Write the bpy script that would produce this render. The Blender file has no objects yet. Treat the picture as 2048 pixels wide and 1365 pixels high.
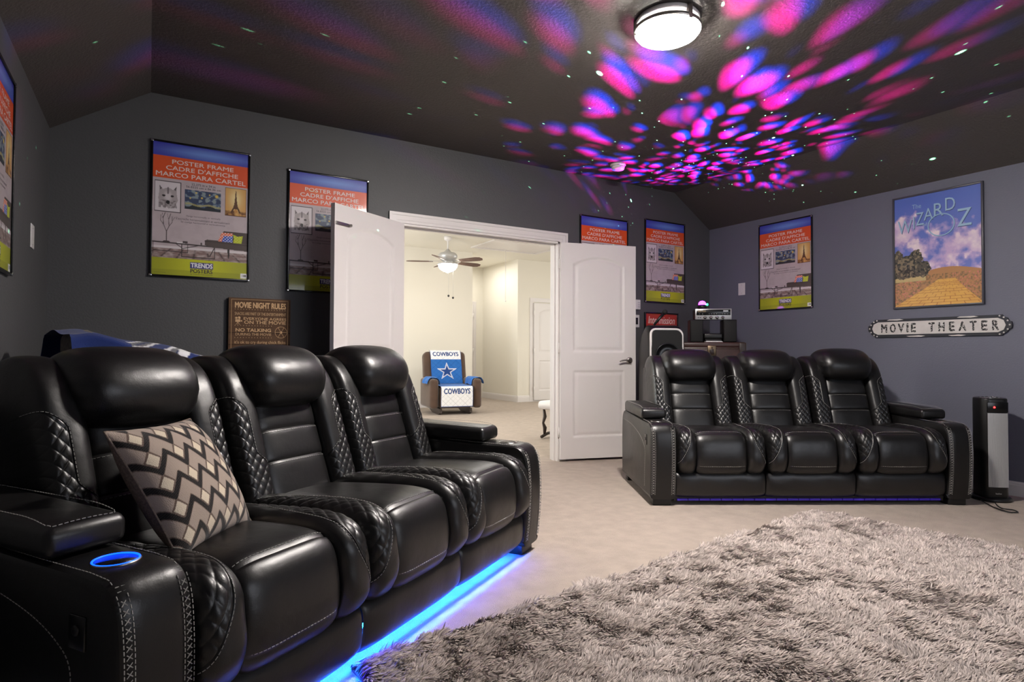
import bpy, bmesh, math, random
import numpy as np
from mathutils import Vector, Matrix
random.seed(7); rng = np.random.default_rng(11)
SC = bpy.context.scene; COL = SC.collection
# ------------------------------------------------------------------ camera
R = math.radians
cd = bpy.data.cameras.new('camera'); cam = bpy.data.objects.new('camera', cd); COL.objects.link(cam)
cd.sensor_width = 36.0; cd.lens = 21.41; cd.clip_start = 0.05; cd.clip_end = 60
_F = Vector((math.sin(R(30.84))*math.cos(R(1.13)), math.cos(R(30.84))*math.cos(R(1.13)), math.sin(R(1.13))))
_R0 = Vector((math.cos(R(30.84)), -math.sin(R(30.84)), 0)); _U0 = _R0.cross(_F)
_c, _s = math.cos(R(.24)), math.sin(R(.24))
_Rt = _c*_R0 + _s*_U0; _U = -_s*_R0 + _c*_U0
cam.matrix_world = Matrix(((_Rt.x, _U.x, -_F.x, 0), (_Rt.y, _U.y, -_F.y, 0), (_Rt.z, _U.z, -_F.z, .995), (0, 0, 0, 1)))
SC.camera = cam
# ------------------------------------------------------------------ world, exposure, lamp settings and added fill lights
w = bpy.data.worlds.new('world'); SC.world = w; w.use_nodes = True
w.node_tree.nodes['Background'].inputs[0].default_value = (.55, .68, .9, 1)
w.node_tree.nodes['Background'].inputs[1].default_value = 1.0
vs = SC.view_settings; vs.view_transform = 'Standard'; vs.look = 'None'; vs.gamma = 1; vs.use_curve_mapping = False
vs.exposure = 0.0
LAMP = (2.235, 2.22)             # theatre flush light
DOME_E = 470.0                    # its glass dome
FILL_W = 30.0                  # power of an unseen fill lamp added behind the camera
FAN_E = 22.0
def light(name, kind, loc, energy, color=(1, 1, 1), size=.1, rot=(0, 0, 0), sy=None):
    l = bpy.data.lights.new(name, kind); l.energy = energy; l.color = color
    if kind == 'AREA':
        l.size = size
        if sy: l.shape = 'RECTANGLE'; l.size_y = sy
    elif kind in ('POINT', 'SPOT'): l.shadow_soft_size = size
    o = bpy.data.objects.new(name, l); COL.objects.link(o); o.location = loc; o.rotation_euler = rot
    return o
light('front_fill_light', 'AREA', (2.6, -1.28, 1.45), FILL_W, (.86, .90, 1), 2.4, (R(90), 0, 0), 1.3)  # soft fill added behind the camera, no glowing screen modelled
light('hall_daylight_fill', 'AREA', (9.4, 7.2, 1.6), 60, (.95, .98, 1), 2.6, (0, R(90), 0), 1.9)  # added area lamp standing in for daylight, no window built
light('hall_left_fill', 'AREA', (.15, 7.9, 1.6), 130, (.95, .98, 1), 2.6, (0, R(-90), 0), 1.9)  # fill added to brighten the hall walls, no window on this side
light('hall_ceiling_fill', 'AREA', (4.3, 6.6, 2.84), 48, (1, .97, .92), 1.2, (0, 0, 0), 1.2)  # unseen fill lamp added under the ceiling, no fixture built
light('hall_far_fill', 'AREA', (7.9, 7.2, 2.84), 34, (1, .97, .92), 1.0, (0, 0, 0), 1.0)  # extra overhead fill added for the right part of the hall
light('passage_fill', 'AREA', (5.75, 11.1, 2.86), 16, (1, .98, .94), .5, (0, 0, 0), .9)  # fill added to lift the dark passage wall

# ------------------------------------------------------------------ materials
def lin(c): 
    c = np.asarray(c, float); c = c/255. if c.max() > 1.001 else c
    return np.where(c <= .04045, c/12.92, ((c+.055)/1.055)**2.4)
def mat(name, rgb=(128, 128, 128), rough=.5, metal=0, emit=None, es=0, noise=None, bump=None, coat=0, spec=.5, sheen=0, vcol=False, mixc=None):
    m = bpy.data.materials.new(name); m.use_nodes = True; nt = m.node_tree; b = nt.nodes['Principled BSDF']; L = nt.links.new
    c = tuple(lin(rgb))+(1,)
    b.inputs['Base Color'].default_value = c; b.inputs['Roughness'].default_value = rough; b.inputs['Metallic'].default_value = metal
    b.inputs['Coat Weight'].default_value = coat; b.inputs['Coat Roughness'].default_value = .06; b.inputs['Specular IOR Level'].default_value = spec
    b.inputs['Sheen Weight'].default_value = sheen
    if emit is not None:
        b.inputs['Emission Color'].default_value = tuple(lin(emit))+(1,); b.inputs['Emission Strength'].default_value = es
    tc = nt.nodes.new('ShaderNodeTexCoord')
    src = None
    if vcol:
        a = nt.nodes.new('ShaderNodeAttribute'); a.attribute_name = 'Col'; src = a.outputs['Color']; L(src, b.inputs['Base Color'])
    if noise:                                   # (scale, amount)
        n = nt.nodes.new('ShaderNodeTexNoise'); n.inputs['Scale'].default_value = noise[0]; n.inputs['Detail'].default_value = 5
        L(tc.outputs['Object'], n.inputs['Vector'])
        mx = nt.nodes.new('ShaderNodeMix'); mx.data_type = 'RGBA'
        rp = nt.nodes.new('ShaderNodeMapRange'); rp.inputs[1].default_value = .35; rp.inputs[2].default_value = .65
        L(n.outputs[0], rp.inputs[0]); L(rp.outputs[0], mx.inputs[0])
        c2 = tuple(lin(mixc))+(1,) if mixc is not None else tuple(min(1, x*(1-noise[1])) for x in c[:3])+(1,)
        if src is not None: L(src, mx.inputs[6])
        else: mx.inputs[6].default_value = c
        mx.inputs[7].default_value = c2
        L(mx.outputs[2], b.inputs['Base Color'])
    if bump:                                    # list of (scale, strength, distance)
        prev = None
        for sc, st, di in bump:
            n = nt.nodes.new('ShaderNodeTexNoise'); n.inputs['Scale'].default_value = sc; n.inputs['Detail'].default_value = 3
            L(tc.outputs['Object'], n.inputs['Vector'])
            bp = nt.nodes.new('ShaderNodeBump'); bp.inputs['Strength'].default_value = st; bp.inputs['Distance'].default_value = di
            L(n.outputs[0], bp.inputs['Height'])
            if prev: L(prev.outputs[0], bp.inputs['Normal'])
            prev = bp
        L(prev.outputs[0], b.inputs['Normal'])
    return m
M = {}
M['wall_r'] = mat('wall_paint_lit_tint', (104, 106, 120), .55, bump=[(90, .35, .004)])  # wall paint lightened and blued to stand in for brighter light here
M['wall'] = mat('dark_wall_paint', (80, 80, 82), .55, bump=[(90, .35, .004)])
M['ceil'] = mat('dark_ceiling_paint', (80, 75, 72), .6, bump=[(70, .6, .006)])
M['carpet'] = mat('beige_carpet', (196, 182, 170), .95, noise=(11, .12), bump=[(260, 1.0, .010), (14, .4, .01)], spec=.1)
M['hallcarpet'] = M['carpet']
M['cream'] = mat('cream_wall_paint', (228, 223, 211), .7, bump=[(80, .2, .003)])
M['hceil'] = mat('white_ceiling_paint', (236, 232, 220), .8)
M['white'] = mat('white_trim_paint', (222, 217, 215), .38)
M['plastic_white'] = mat('white_plastic', (228, 224, 222), .4)
M['leather'] = mat('black_leather', (14, 13, 13), .38, bump=[(260, .22, .0012), (9, .28, .012)], spec=.62)
M['leather_lt'] = mat('arm_leather', (17, 16, 16), .36, bump=[(260, .22, .0012), (9, .2, .01)], spec=.5)
M['thread'] = mat('pale_stitching', (158, 156, 152), .7)
M['blackp'] = mat('black_plastic', (18, 18, 18), .4)
M['darkfab'] = mat('black_lining', (12, 12, 12), .8)
M['grille'] = mat('speaker_grille', (22, 22, 22), .7, bump=[(500, .6, .002)])
M['steel'] = mat('brushed_steel', (170, 165, 160), .3, 1)
M['silver'] = mat('silver_plastic', (190, 190, 190), .35, .4)
M['chrome'] = mat('chrome', (200, 200, 200), .15, 1)
M['frame'] = mat('black_frame', (14, 14, 15), .25)
M['gframe'] = mat('grey_frame', (70, 70, 78), .35)
M['print'] = mat('glazed_print', rough=.45, coat=.8, vcol=True)
M['matte'] = mat('matte_print', rough=.7, vcol=True, spec=.2)
M['led'] = mat('blue_led', (20, 60, 255), .4, emit=(10, 110, 255), es=190)
M['led_spill'] = mat('violet_spill_row', (60, 40, 255), .4, emit=(62, 34, 255), es=90)  # for the extra glowing row that widens the violet spill
M['ledring'] = mat('blue_led_ring', (20, 60, 255), .4, emit=(5, 62, 255), es=6)
M['led_dim'] = mat('violet_led', (60, 40, 160), .4, emit=(60, 30, 200), es=.13)
M['red_led'] = mat('red_led', (255, 30, 20), .4, emit=(255, 25, 25), es=25)
M['dome'] = mat('frosted_glass_dome', (250, 250, 250), .4, emit=(255, 247, 240), es=DOME_E)
M['bowl'] = mat('frosted_fan_bowl', (250, 250, 250), .4, emit=(255, 246, 230), es=FAN_E)
M['proj'] = mat('violet_lens', (200, 60, 255), .3, emit=(190, 50, 255), es=14)
M['green'] = mat('green_laser_lens', (60, 255, 120), .3, emit=(40, 255, 120), es=12)
M['wood'] = mat('dark_fan_wood', (104, 76, 66), .45, noise=(12, .3))
M['walnut'] = mat('dark_wood', (46, 32, 27), .4)
M['brown'] = mat('brown_upholstery', (80, 58, 44), .85, noise=(6, .25), sheen=.3)
M['trunk'] = mat('brown_leather_trunk', (72, 46, 40), .4, noise=(8, .35), bump=[(60, .3, .003)])
M['brass'] = mat('aged_brass', (120, 104, 84), .4, .8)
M['cloth'] = mat('woven_cloth', rough=.9, vcol=True, bump=[(420, .7, .002)], spec=.15, sheen=.2)
M['cushion_side'] = mat('taupe_weave', (146, 130, 118), .9, noise=(160, .35), bump=[(420, .7, .002)], spec=.15)
M['rug'] = mat('shaggy_pile', rough=.62, vcol=True, spec=.3)
M['rugbase'] = mat('rug_backing', (84, 76, 72), .9)
M['greyfab'] = mat('grey_fabric', (120, 114, 110), .9, noise=(60, .3))
M['worn'] = mat('worn_black_paint', (26, 26, 26), .6, noise=(95, 0), mixc=(200, 196, 190))
M['signwhite'] = mat('worn_white_paint', (214, 209, 204), .6, noise=(14, .12))
M['signrim'] = mat('worn_black_rim', (32, 34, 40), .5, noise=(18, 0), mixc=(40, 42, 50))
for k_, a_, b_ in (('worn', .53, .60),):
    for n_ in M[k_].node_tree.nodes:
        if n_.type == 'MAP_RANGE': n_.inputs[1].default_value = a_; n_.inputs[2].default_value = b_
M['screen'] = mat('projection_screen', (225, 225, 225), .8)

# ------------------------------------------------------------------ object helpers
def empty(name, loc=(0, 0, 0), rz=0, label=None, cat=None, group=None, sc=None):
    o = bpy.data.objects.new(name, None); COL.objects.link(o); o.location = loc; o.rotation_euler = (0, 0, rz)
    o.empty_display_size = .1
    if sc: o.scale = sc
    tag(o, label, cat, group); return o
def tag(o, label=None, cat=None, group=None, kind=None):
    if label: o['label'] = label
    if cat: o['category'] = cat
    if group: o['group'] = group
    if kind: o['kind'] = kind
    return o
class MB:
    """collects shapes into one mesh"""
    def __init__(s): s.v = []; s.f = []; s.m = []; s.sm = []; s.c = []; s.n = 0; s.mats = []
    def mi(s, m):
        if m not in s.mats: s.mats.append(m)
        return s.mats.index(m)
    def add(s, v, f, m=None, smooth=False, col=None, mw=None):
        v = np.asarray(v, float)
        if mw is not None: v = v @ np.array(mw.to_3x3()).T + np.array(mw.translation)
        k = s.mi(m); s.v.append(v)
        f = [tuple(int(i)+s.n for i in q) for q in f] if not isinstance(f, np.ndarray) else f+s.n
        s.f.append(f); s.m += [k]*len(f); s.sm += [smooth]*len(f)
        if col is None: col = (1, 1, 1)
        c = np.asarray(col, float)
        if c.ndim == 1: c = np.tile(c, (len(v), 1))
        s.c.append(c); s.n += len(v); return s
    def mesh(s, name):
        me = bpy.data.meshes.new(name); V = np.concatenate(s.v)
        F = []
        for f in s.f: F += f.tolist() if isinstance(f, np.ndarray) else f
        me.from_pydata(V.tolist(), [], F)
        for m in s.mats: me.materials.append(M[m] if isinstance(m, str) else m)
        me.polygons.foreach_set('material_index', s.m); me.polygons.foreach_set('use_smooth', s.sm)
        C = np.concatenate(s.c)
        if any(isinstance(m, str) and m in ('print', 'matte', 'cloth', 'rug') for m in s.mats):
            a = me.color_attributes.new('Col', 'FLOAT_COLOR', 'POINT')
            a.data.foreach_set('color', np.concatenate([C, np.ones((len(C), 1))], 1).astype(np.float32).ravel())
        me.update(); return me
    def build(s, name, parent=None, **k):
        return link(name, s.mesh(name), parent, **k)
def link(name, me, parent=None, label=None, cat=None, group=None, kind=None, loc=None, rz=None):
    o = bpy.data.objects.new(name, me); COL.objects.link(o)
    if parent: o.parent = parent
    if loc: o.location = loc
    if rz is not None: o.rotation_euler[2] = rz
    tag(o, label, cat, group, kind); return o
def box_vf(x0, x1, y0, y1, z0, z1, bev=0, seg=2):
    bm = bmesh.new(); bmesh.ops.create_cube(bm, size=1)
    for v in bm.verts: v.co = Vector((x0+(v.co.x+.5)*(x1-x0), y0+(v.co.y+.5)*(y1-y0), z0+(v.co.z+.5)*(z1-z0)))
    if bev: bmesh.ops.bevel(bm, geom=list(bm.edges), offset=bev, segments=seg, profile=.5, affect='EDGES')
    return bm_vf(bm)
def bm_vf(bm):
    bm.verts.index_update(); v = np.array([tuple(x.co) for x in bm.verts]); f = [tuple(x.index for x in q.verts) for q in bm.faces]; bm.free(); return v, f
def box(mb, x0, x1, y0, y1, z0, z1, m, bev=0, seg=2, mw=None, col=None):
    v, f = box_vf(x0, x1, y0, y1, z0, z1, bev, seg); return mb.add(v, f, m, bev > 0 and seg > 1, col, mw)
def prism(mb, pts, a0, a1, axis, m, bev=0, mw=None, smooth=False, seg=2, col=None):
    """extrude 2-D outline: axis 'x': pts=(y,z); 'y': pts=(x,z); 'z': pts=(x,y)"""
    bm = bmesh.new()
    def P(a, p): return {'x': (a, p[0], p[1]), 'y': (p[0], a, p[1]), 'z': (p[0], p[1], a)}[axis]
    A = [bm.verts.new(P(a0, p)) for p in pts]; B = [bm.verts.new(P(a1, p)) for p in pts]; n = len(pts)
    bm.faces.new(A); bm.faces.new(B[::-1])
    for i in range(n): bm.faces.new((A[i], B[i], B[(i+1) % n], A[(i+1) % n]))
    bmesh.ops.recalc_face_normals(bm, faces=bm.faces)
    if bev:
        ed = [e for e in bm.edges if (e.verts[0] in A and e.verts[1] in A) or (e.verts[0] in B and e.verts[1] in B)]
        bmesh.ops.bevel(bm, geom=ed, offset=bev, segments=seg, profile=.5, affect='EDGES')
    v, f = bm_vf(bm); return mb.add(v, f, m, smooth, col, mw)
def lathe(mb, prof, m, n=32, mw=None, smooth=True, col=None):
    """profile (r,z) spun about z"""
    v = []; f = []
    for (r, z) in prof:
        for i in range(n): a = 2*math.pi*i/n; v.append((r*math.cos(a), r*math.sin(a), z))
    for j in range(len(prof)-1):
        for i in range(n): f.append((j*n+i, j*n+(i+1) % n, (j+1)*n+(i+1) % n, (j+1)*n+i))
    if prof[0][0] > 1e-6: f.append(tuple(range(n))[::-1])
    if prof[-1][0] > 1e-6: f.append(tuple((len(prof)-1)*n+i for i in range(n)))
    return mb.add(v, f, m, smooth, col, mw)
def tube(mb, pts, r, m, n=8, mw=None, close=False, rs=None, col=None):
    P = [Vector(p) for p in pts]; v = []; f = []; k = len(P); ref = None
    for i, p in enumerate(P):
        if close: t = P[(i+1) % k]-P[i-1]
        else: t = P[min(i+1, k-1)]-P[max(i-1, 0)]
        t.normalize()
        if ref is None: ref = t.orthogonal()
        ref = (ref-t*ref.dot(t)).normalized(); b = t.cross(ref); rr = rs[i] if rs else r
        for j in range(n): a = 2*math.pi*j/n; q = p+ref*math.cos(a)*rr+b*math.sin(a)*rr; v.append(tuple(q))
    for i in range(k if close else k-1):
        for j in range(n): f.append((i*n+j, i*n+(j+1) % n, ((i+1) % k)*n+(j+1) % n, ((i+1) % k)*n+j))
    if not close: f.append(tuple(range(n))[::-1]); f.append(tuple((k-1)*n+j for j in range(n)))
    return mb.add(v, f, m, True, col, mw)
def mw(loc=(0, 0, 0), rx=0, ry=0, rz=0):
    return Matrix.Translation(loc) @ Matrix.Rotation(rz, 4, 'Z') @ Matrix.Rotation(ry, 4, 'Y') @ Matrix.Rotation(rx, 4, 'X')
def spline(pts, n=200, closed=False):
    P = np.asarray(pts, float); k = len(P)
    if closed: Q = np.vstack([P[-1], P, P[0], P[1]]); seg = k
    else: Q = np.vstack([2*P[0]-P[1], P, 2*P[-1]-P[-2]]); seg = k-1
    out = []
    m_ = max(2, n//seg)
    for i in range(seg):
        a, b, c, d = Q[i:i+4]
        for t in np.arange(m_)/m_:
            out.append(.5*((2*b)+(c-a)*t+(2*a-5*b+4*c-d)*t*t+(3*b-a-3*c+d)*t**3))
    if not closed: out.append(P[-1])
    return np.array(out)
_tc = {}
def text_vf(s, bold=0):
    """flat glyph mesh from the built-in font, normalised so it starts at 0,0; returns verts, faces, width, height"""
    k = (s, bold)
    if k not in _tc:
        cu = bpy.data.curves.new('t', 'FONT'); cu.body = s; cu.size = 1; cu.fill_mode = 'FRONT'; cu.resolution_u = 3; cu.offset = bold
        o = bpy.data.objects.new('t', cu); COL.objects.link(o)
        dg = bpy.context.evaluated_depsgraph_get(); dg.update(); me = bpy.data.meshes.new_from_object(o.evaluated_get(dg))
        v = np.array([tuple(x.co) for x in me.vertices]); f = [tuple(p.vertices) for p in me.polygons]
        bpy.data.objects.remove(o); bpy.data.curves.remove(cu); bpy.data.meshes.remove(me)
        v[:, 0] -= v[:, 0].min(); v[:, 1] -= v[:, 1].min(); _tc[k] = (v[:, :2], f)
    v, f = _tc[k]; return v, f
def text(mb, s, x0, x1, z0, z1, y, m, col=None, bold=0, mw=None, shear=0):
    """text filling the rectangle x0..x1, z0..z1 in the plane y (faces -y)"""
    v, f = text_vf(s, 0); W, Hh = v.max(0); q = max(bold, 0)*(z1-z0)/Hh
    c = lin(col) if col is not None else None
    for k, (ox, oz) in enumerate(((0, 0),) if q <= 0 else ((0, 0), (q, 0), (-q, 0), (0, q), (0, -q))):
        X = x0+q+v[:, 0]/W*(x1-x0-2*q)+shear*v[:, 1]/Hh+ox; Z = z0+q+v[:, 1]/Hh*(z1-z0-2*q)+oz
        mb.add(np.stack([X, np.full(len(X), y-.00002*k), Z], 1), f, m, False, c, mw)
    return mb

# ------------------------------------------------------------------ a small painter for printed art (vertex colours of a fine grid)
class Art:
    def __init__(s, nx, ny, bg=(200, 200, 200), W=1., Hh=1.):
        s.nx, s.ny, s.W, s.H = nx, ny, W, Hh
        s.X, s.Y = np.meshgrid((np.arange(nx)+.5)/nx*W, (np.arange(ny)+.5)/ny*Hh)
        s.a = np.tile(lin(bg), (ny, nx, 1)).astype(float)
    def mask(s, mk, col, al=1.):
        mk = mk*al if np.ndim(al) else mk.astype(float)*al
        s.a = s.a*(1-mk[..., None])+lin(col)*mk[..., None]
    def rect(s, x0, y0, x1, y1, col, al=1): s.mask((s.X >= x0) & (s.X <= x1) & (s.Y >= y0) & (s.Y <= y1), col, al)
    def ell(s, cx, cy, rx, ry, col, al=1, soft=0):
        d = np.sqrt(((s.X-cx)/rx)**2+((s.Y-cy)/ry)**2)
        s.mask(np.clip((1-d)/soft, 0, 1) if soft else (d < 1), col, al)
    def poly(s, P, col, al=1):
        ins = np.zeros(s.X.shape, bool); n = len(P)
        for i in range(n):
            (x1, y1), (x2, y2) = P[i], P[(i+1) % n]
            if y1 == y2: continue
            c = ((y1 > s.Y) != (y2 > s.Y)) & (s.X < (x2-x1)*(s.Y-y1)/(y2-y1)+x1); ins ^= c
        s.mask(ins, col, al)
    def line(s, P, wd, col, al=1):
        for (x1, y1), (x2, y2) in zip(P[:-1], P[1:]):
            dx, dy = x2-x1, y2-y1; L2 = dx*dx+dy*dy+1e-12
            t = np.clip(((s.X-x1)*dx+(s.Y-y1)*dy)/L2, 0, 1); d = np.hypot(s.X-x1-t*dx, s.Y-y1-t*dy)
            s.mask(np.clip((wd-d)/wd*2, 0, 1), col, al)
    def txt(s, t, x0, x1, y0, y1, col, bold=0):
        v, f = text_vf(t, 0); W, Hh = v.max(0); b = bold*(y1-y0)/Hh
        for ox, oy in ((0, 0), (b, 0), (-b, 0), (0, b), (0, -b)):
            for q in f: s.poly([(x0+ox+v[i, 0]/W*(x1-x0), y1+oy-v[i, 1]/Hh*(y1-y0)) for i in q], col)
    def noise(s, sx, sy, seed=0):
        r = np.random.default_rng(seed); out = np.zeros(s.X.shape); amp = 1; tot = 0
        for o in range(4):
            if o and sx*2**o > s.nx/2.5: break
            gx, gy = int(sx*2**o)+2, int(sy*2**o)+2; g = r.random((gy, gx))
            x = s.X/s.W*(gx-1.001); y = s.Y/s.H*(gy-1.001); i = x.astype(int); j = y.astype(int); u = x-i; v = y-j
            u = u*u*(3-2*u); v = v*v*(3-2*v)
            out += amp*((g[j, i]*(1-u)+g[j, i+1]*u)*(1-v)+(g[j+1, i]*(1-u)+g[j+1, i+1]*u)*v); tot += amp; amp *= .5
        return out/tot
def grid_faces(nu, nv):
    i = np.arange(nu-1); j = np.arange(nv-1); I, J = np.meshgrid(i, j)
    a = (J*nu+I).ravel(); return np.stack([a, a+1, a+nu+1, a+nu], 1)
def art_panel(mb, art, w_, h_, y, m, x0=None, z0=0):
    """flat printed sheet facing -y"""
    nx, ny = art.nx, art.ny; x0 = -w_/2 if x0 is None else x0
    X, Z = np.meshgrid(x0+np.linspace(0, 1, nx)*w_, z0+(1-np.linspace(0, 1, ny))*h_)
    v = np.stack([X.ravel(), np.full(X.size, y), Z.ravel()], 1)
    f = grid_faces(nx, ny)[:, ::-1]
    mb.add(v, f, m, False, art.a.reshape(-1, 3))

# ------------------------------------------------------------------ room shell
Y0, X0, XL, YF = 4.6155, 5.278, -.535, -1.45
ZW, ZC = 2.355, 2.694; CL, CR = -.008, 4.745
YH1, ZH = 12.03, 2.9
mb = MB(); box(mb, XL-.15, X0+.15, YF-.15, Y0+.06, -.1, 0, 'carpet'); mb.build('floor', kind='structure')
mb = MB(); box(mb, 0, 9.6, Y0+.06, 13, -.1, 0, 'hallcarpet'); mb.build('floor_hall', kind='structure')
def wallx(name, x0, x1, y, z0, z1, m, t=.12, **k):
    mb = MB(); box(mb, x0, x1, y, y+t, z0, z1, m); return mb.build(name, kind='structure', **k)
# door wall with its double-door opening (dark room side, cream hall side)
OX0, OX1, OZ = 1.70, 3.265, 2.03
mb = MB()
gab = lambda xa, xb, z0: [(xa, z0), (xb, z0)]
prism(mb, [(XL-.1, 0), (OX0, 0), (OX0, ZC+.1), (CL, ZC+.1), (XL-.1, ZC+.1)], Y0, Y0+.06, 'y', 'wall')
prism(mb, [(OX1, 0), (X0+.1, 0), (X0+.1, ZC+.1), (OX1, ZC+.1)], Y0, Y0+.06, 'y', 'wall')
box(mb, OX0, OX1, Y0, Y0+.06, OZ, ZC+.1, 'wall')
mb.build('wall_back', kind='structure')
mb = MB()
box(mb, 0, OX0, Y0+.06, Y0+.12, 0, ZH, 'cream'); box(mb, OX1, 9.6, Y0+.06, Y0+.12, 0, ZH, 'cream'); box(mb, OX0, OX1, Y0+.06, Y0+.12, OZ, ZH, 'cream')
mb.build('wall_hall_near', kind='structure')
mb = MB(); box(mb, XL-.12, XL, YF-.1, Y0+.06, 0, ZW+.2, 'wall'); mb.build('wall_left', kind='structure')
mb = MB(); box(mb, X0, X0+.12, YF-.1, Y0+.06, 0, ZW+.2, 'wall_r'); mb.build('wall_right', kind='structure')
mb = MB(); box(mb, XL-.1, X0+.1, YF-.12, YF, 0, ZC+.1, 'wall'); mb.build('wall_front', kind='structure')
mb = MB()
prism(mb, [(XL, ZW), (CL, ZC), (CR, ZC), (X0, ZW), (X0+.12, ZW+.1), (X0+.12, ZC+.12), (XL-.12, ZC+.12), (XL-.12, ZW+.1)], YF-.1, Y0+.001, 'y', 'ceil')
mb.build('ceiling', kind='structure')
def baseboard(name, x0, y0, x1, y1, m='white', h=.102):
    """along the segment (x0,y0)-(x1,y1); the room lies to its right"""
    L = math.hypot(x1-x0, y1-y0); a = math.atan2(y1-y0, x1-x0)
    mb = MB(); pr = [(0, 0), (-.014, 0), (-.014, h*.74), (-.011, h*.80), (-.011, h*.88), (-.006, h*.95), (-.004, h), (0, h)]
    prism(mb, pr, 0, L, 'x', m, mw=mw((x0, y0, 0), rz=a)); return mb.build(name, kind='structure')
baseboard('baseboard_left', XL, YF, XL, Y0); baseboard('baseboard_right', X0, Y0, X0, YF)
baseboard('baseboard_back', XL, Y0, OX0-.085, Y0); baseboard('baseboard_back_right', OX1+.085, Y0, X0, Y0)
# door casing and jambs
def casing(name, x0, x1, ztop, y, side=-1, wd=.083, th=.02, z0=0):
    mb = MB(); ya, yb = (y-th, y) if side < 0 else (y, y+th)
    def strip(P):                                        # outer->inner stepped moulding
        for a, b, t in ((0, .022, 1), (.022, .060, .72), (.060, .083, .55)):
            yy = (y-th*t, y) if side < 0 else (y, y+th*t); P(a*wd/.083, b*wd/.083, yy)
    strip(lambda a, b, yy: box(mb, x0-wd+a, x0-wd+b, yy[0], yy[1], z0, ztop+wd-a, 'white'))
    strip(lambda a, b, yy: box(mb, x1+wd-b, x1+wd-a, yy[0], yy[1], z0, ztop+wd-a, 'white'))
    strip(lambda a, b, yy: box(mb, x0-wd+b, x1+wd-b, yy[0], yy[1], ztop+wd-b, ztop+wd-a, 'white'))
    return mb.build(name, kind='structure')
casing('trim_1', OX0, OX1, OZ, Y0); casing('trim_2', OX0, OX1, OZ, Y0+.12, 1)
mb = MB()
box(mb, OX0, OX0+.018, Y0-.002, Y0+.122, 0, OZ, 'white'); box(mb, OX1-.018, OX1, Y0-.002, Y0+.122, 0, OZ, 'white'); box(mb, OX0, OX1, Y0-.002, Y0+.122, OZ-.018, OZ, 'white')
box(mb, OX0+.018, OX0+.028, Y0+.045, Y0+.08, 0, OZ-.018, 'white'); box(mb, OX1-.028, OX1-.018, Y0+.045, Y0+.08, 0, OZ-.018, 'white'); box(mb, OX0, OX1, Y0+.045, Y0+.08, OZ-.028, OZ-.018, 'white')
mb.build('trim_3', kind='structure')
# two-panel arch-top door leaf, hinge edge at local x=0, body towards +x, faces +-y
DW, DH, DT = .757, 1.995, .035
def leaf_mesh(W=DW, Hh=DH):
    nu, nv = 76, 200; xs = np.linspace(0, W, nu); zs = np.linspace(0, Hh, nv); X, Z = np.meshgrid(xs, zs)
    def sd_rect(cx, cz, hx, hz): 
        dx, dz = np.abs(X-cx)-hx, np.abs(Z-cz)-hz
        return np.hypot(np.maximum(dx, 0), np.maximum(dz, 0))+np.minimum(np.maximum(dx, dz), 0)
    a, b = .165*W, .84*W; cx, hx = (a+b)/2, (b-a)/2
    lo = sd_rect(cx, Hh*(1-(.594+.90)/2), hx, Hh*(.90-.594)/2)
    zt, zs_, zb = Hh*(1-.063), Hh*(1-.10), Hh*(1-.505)
    sag = zt-zs_; rr = (hx*hx+sag*sag)/(2*sag); arc = np.hypot(X-cx, Z-(zt-rr))-rr
    up = np.maximum(np.maximum(np.abs(X-cx)-hx, zb-Z), arc)
    d = -np.minimum(lo, up)                                # depth inside panel
    h = np.where(d < 0, 0, np.where(d < .012, -.009*np.sin(np.clip(d/.012, 0, 1)*math.pi/2), -.009+.006*np.clip((d-.022)/.022, 0, 1)**.8))
    mb = MB(); f = grid_faces(nu, nv)
    v1 = np.stack([X.ravel(), (-DT/2-h).ravel(), Z.ravel()], 1); v2 = v1*[1, -1, 1]
    mb.add(v1, f, 'white', True); mb.add(v2, f[:, ::-1], 'white', True)
    for P in ([(0, -1), (0, 1)], [(W, 1), (W, -1)]):
        q = [(P[0][0], P[0][1]*DT/2, 0), (P[1][0], P[1][1]*DT/2, 0), (P[1][0], P[1][1]*DT/2, Hh), (P[0][0], P[0][1]*DT/2, Hh)]
        mb.add(q, [(3, 2, 1, 0)], 'white')
    mb.add([(0, -DT/2, Hh), (W, -DT/2, Hh), (W, DT/2, Hh), (0, DT/2, Hh)], [(0, 1, 2, 3)], 'white')
    mb.add([(0, -DT/2, 0), (W, -DT/2, 0), (W, DT/2, 0), (0, DT/2, 0)], [(3, 2, 1, 0)], 'white')
    return mb.mesh('door_leaf')
LEAF = leaf_mesh()
def lever_mesh(sgn):
    mb = MB(); q = mw(rx=R(90)*sgn)
    lathe(mb, [(.001, .012), (.022, .011), (.030, .006), (.031, 0)], 'steel', 24, mw=mw((0, 0, 0), rx=R(90)*(1 if sgn < 0 else -1)))
    y = sgn*.045
    tube(mb, [(0, sgn*.01, 0), (0, y*.8, 0), (-.006, y, 0), (-.03, y*1.05, .004), (-.07, y*1.02, .002), (-.105, y, -.004), (-.118, y, -.012)], .008, 'steel', 8, rs=[.010, .010, .010, .009, .008, .008, .007])
    return mb.mesh('door_handle')
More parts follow.
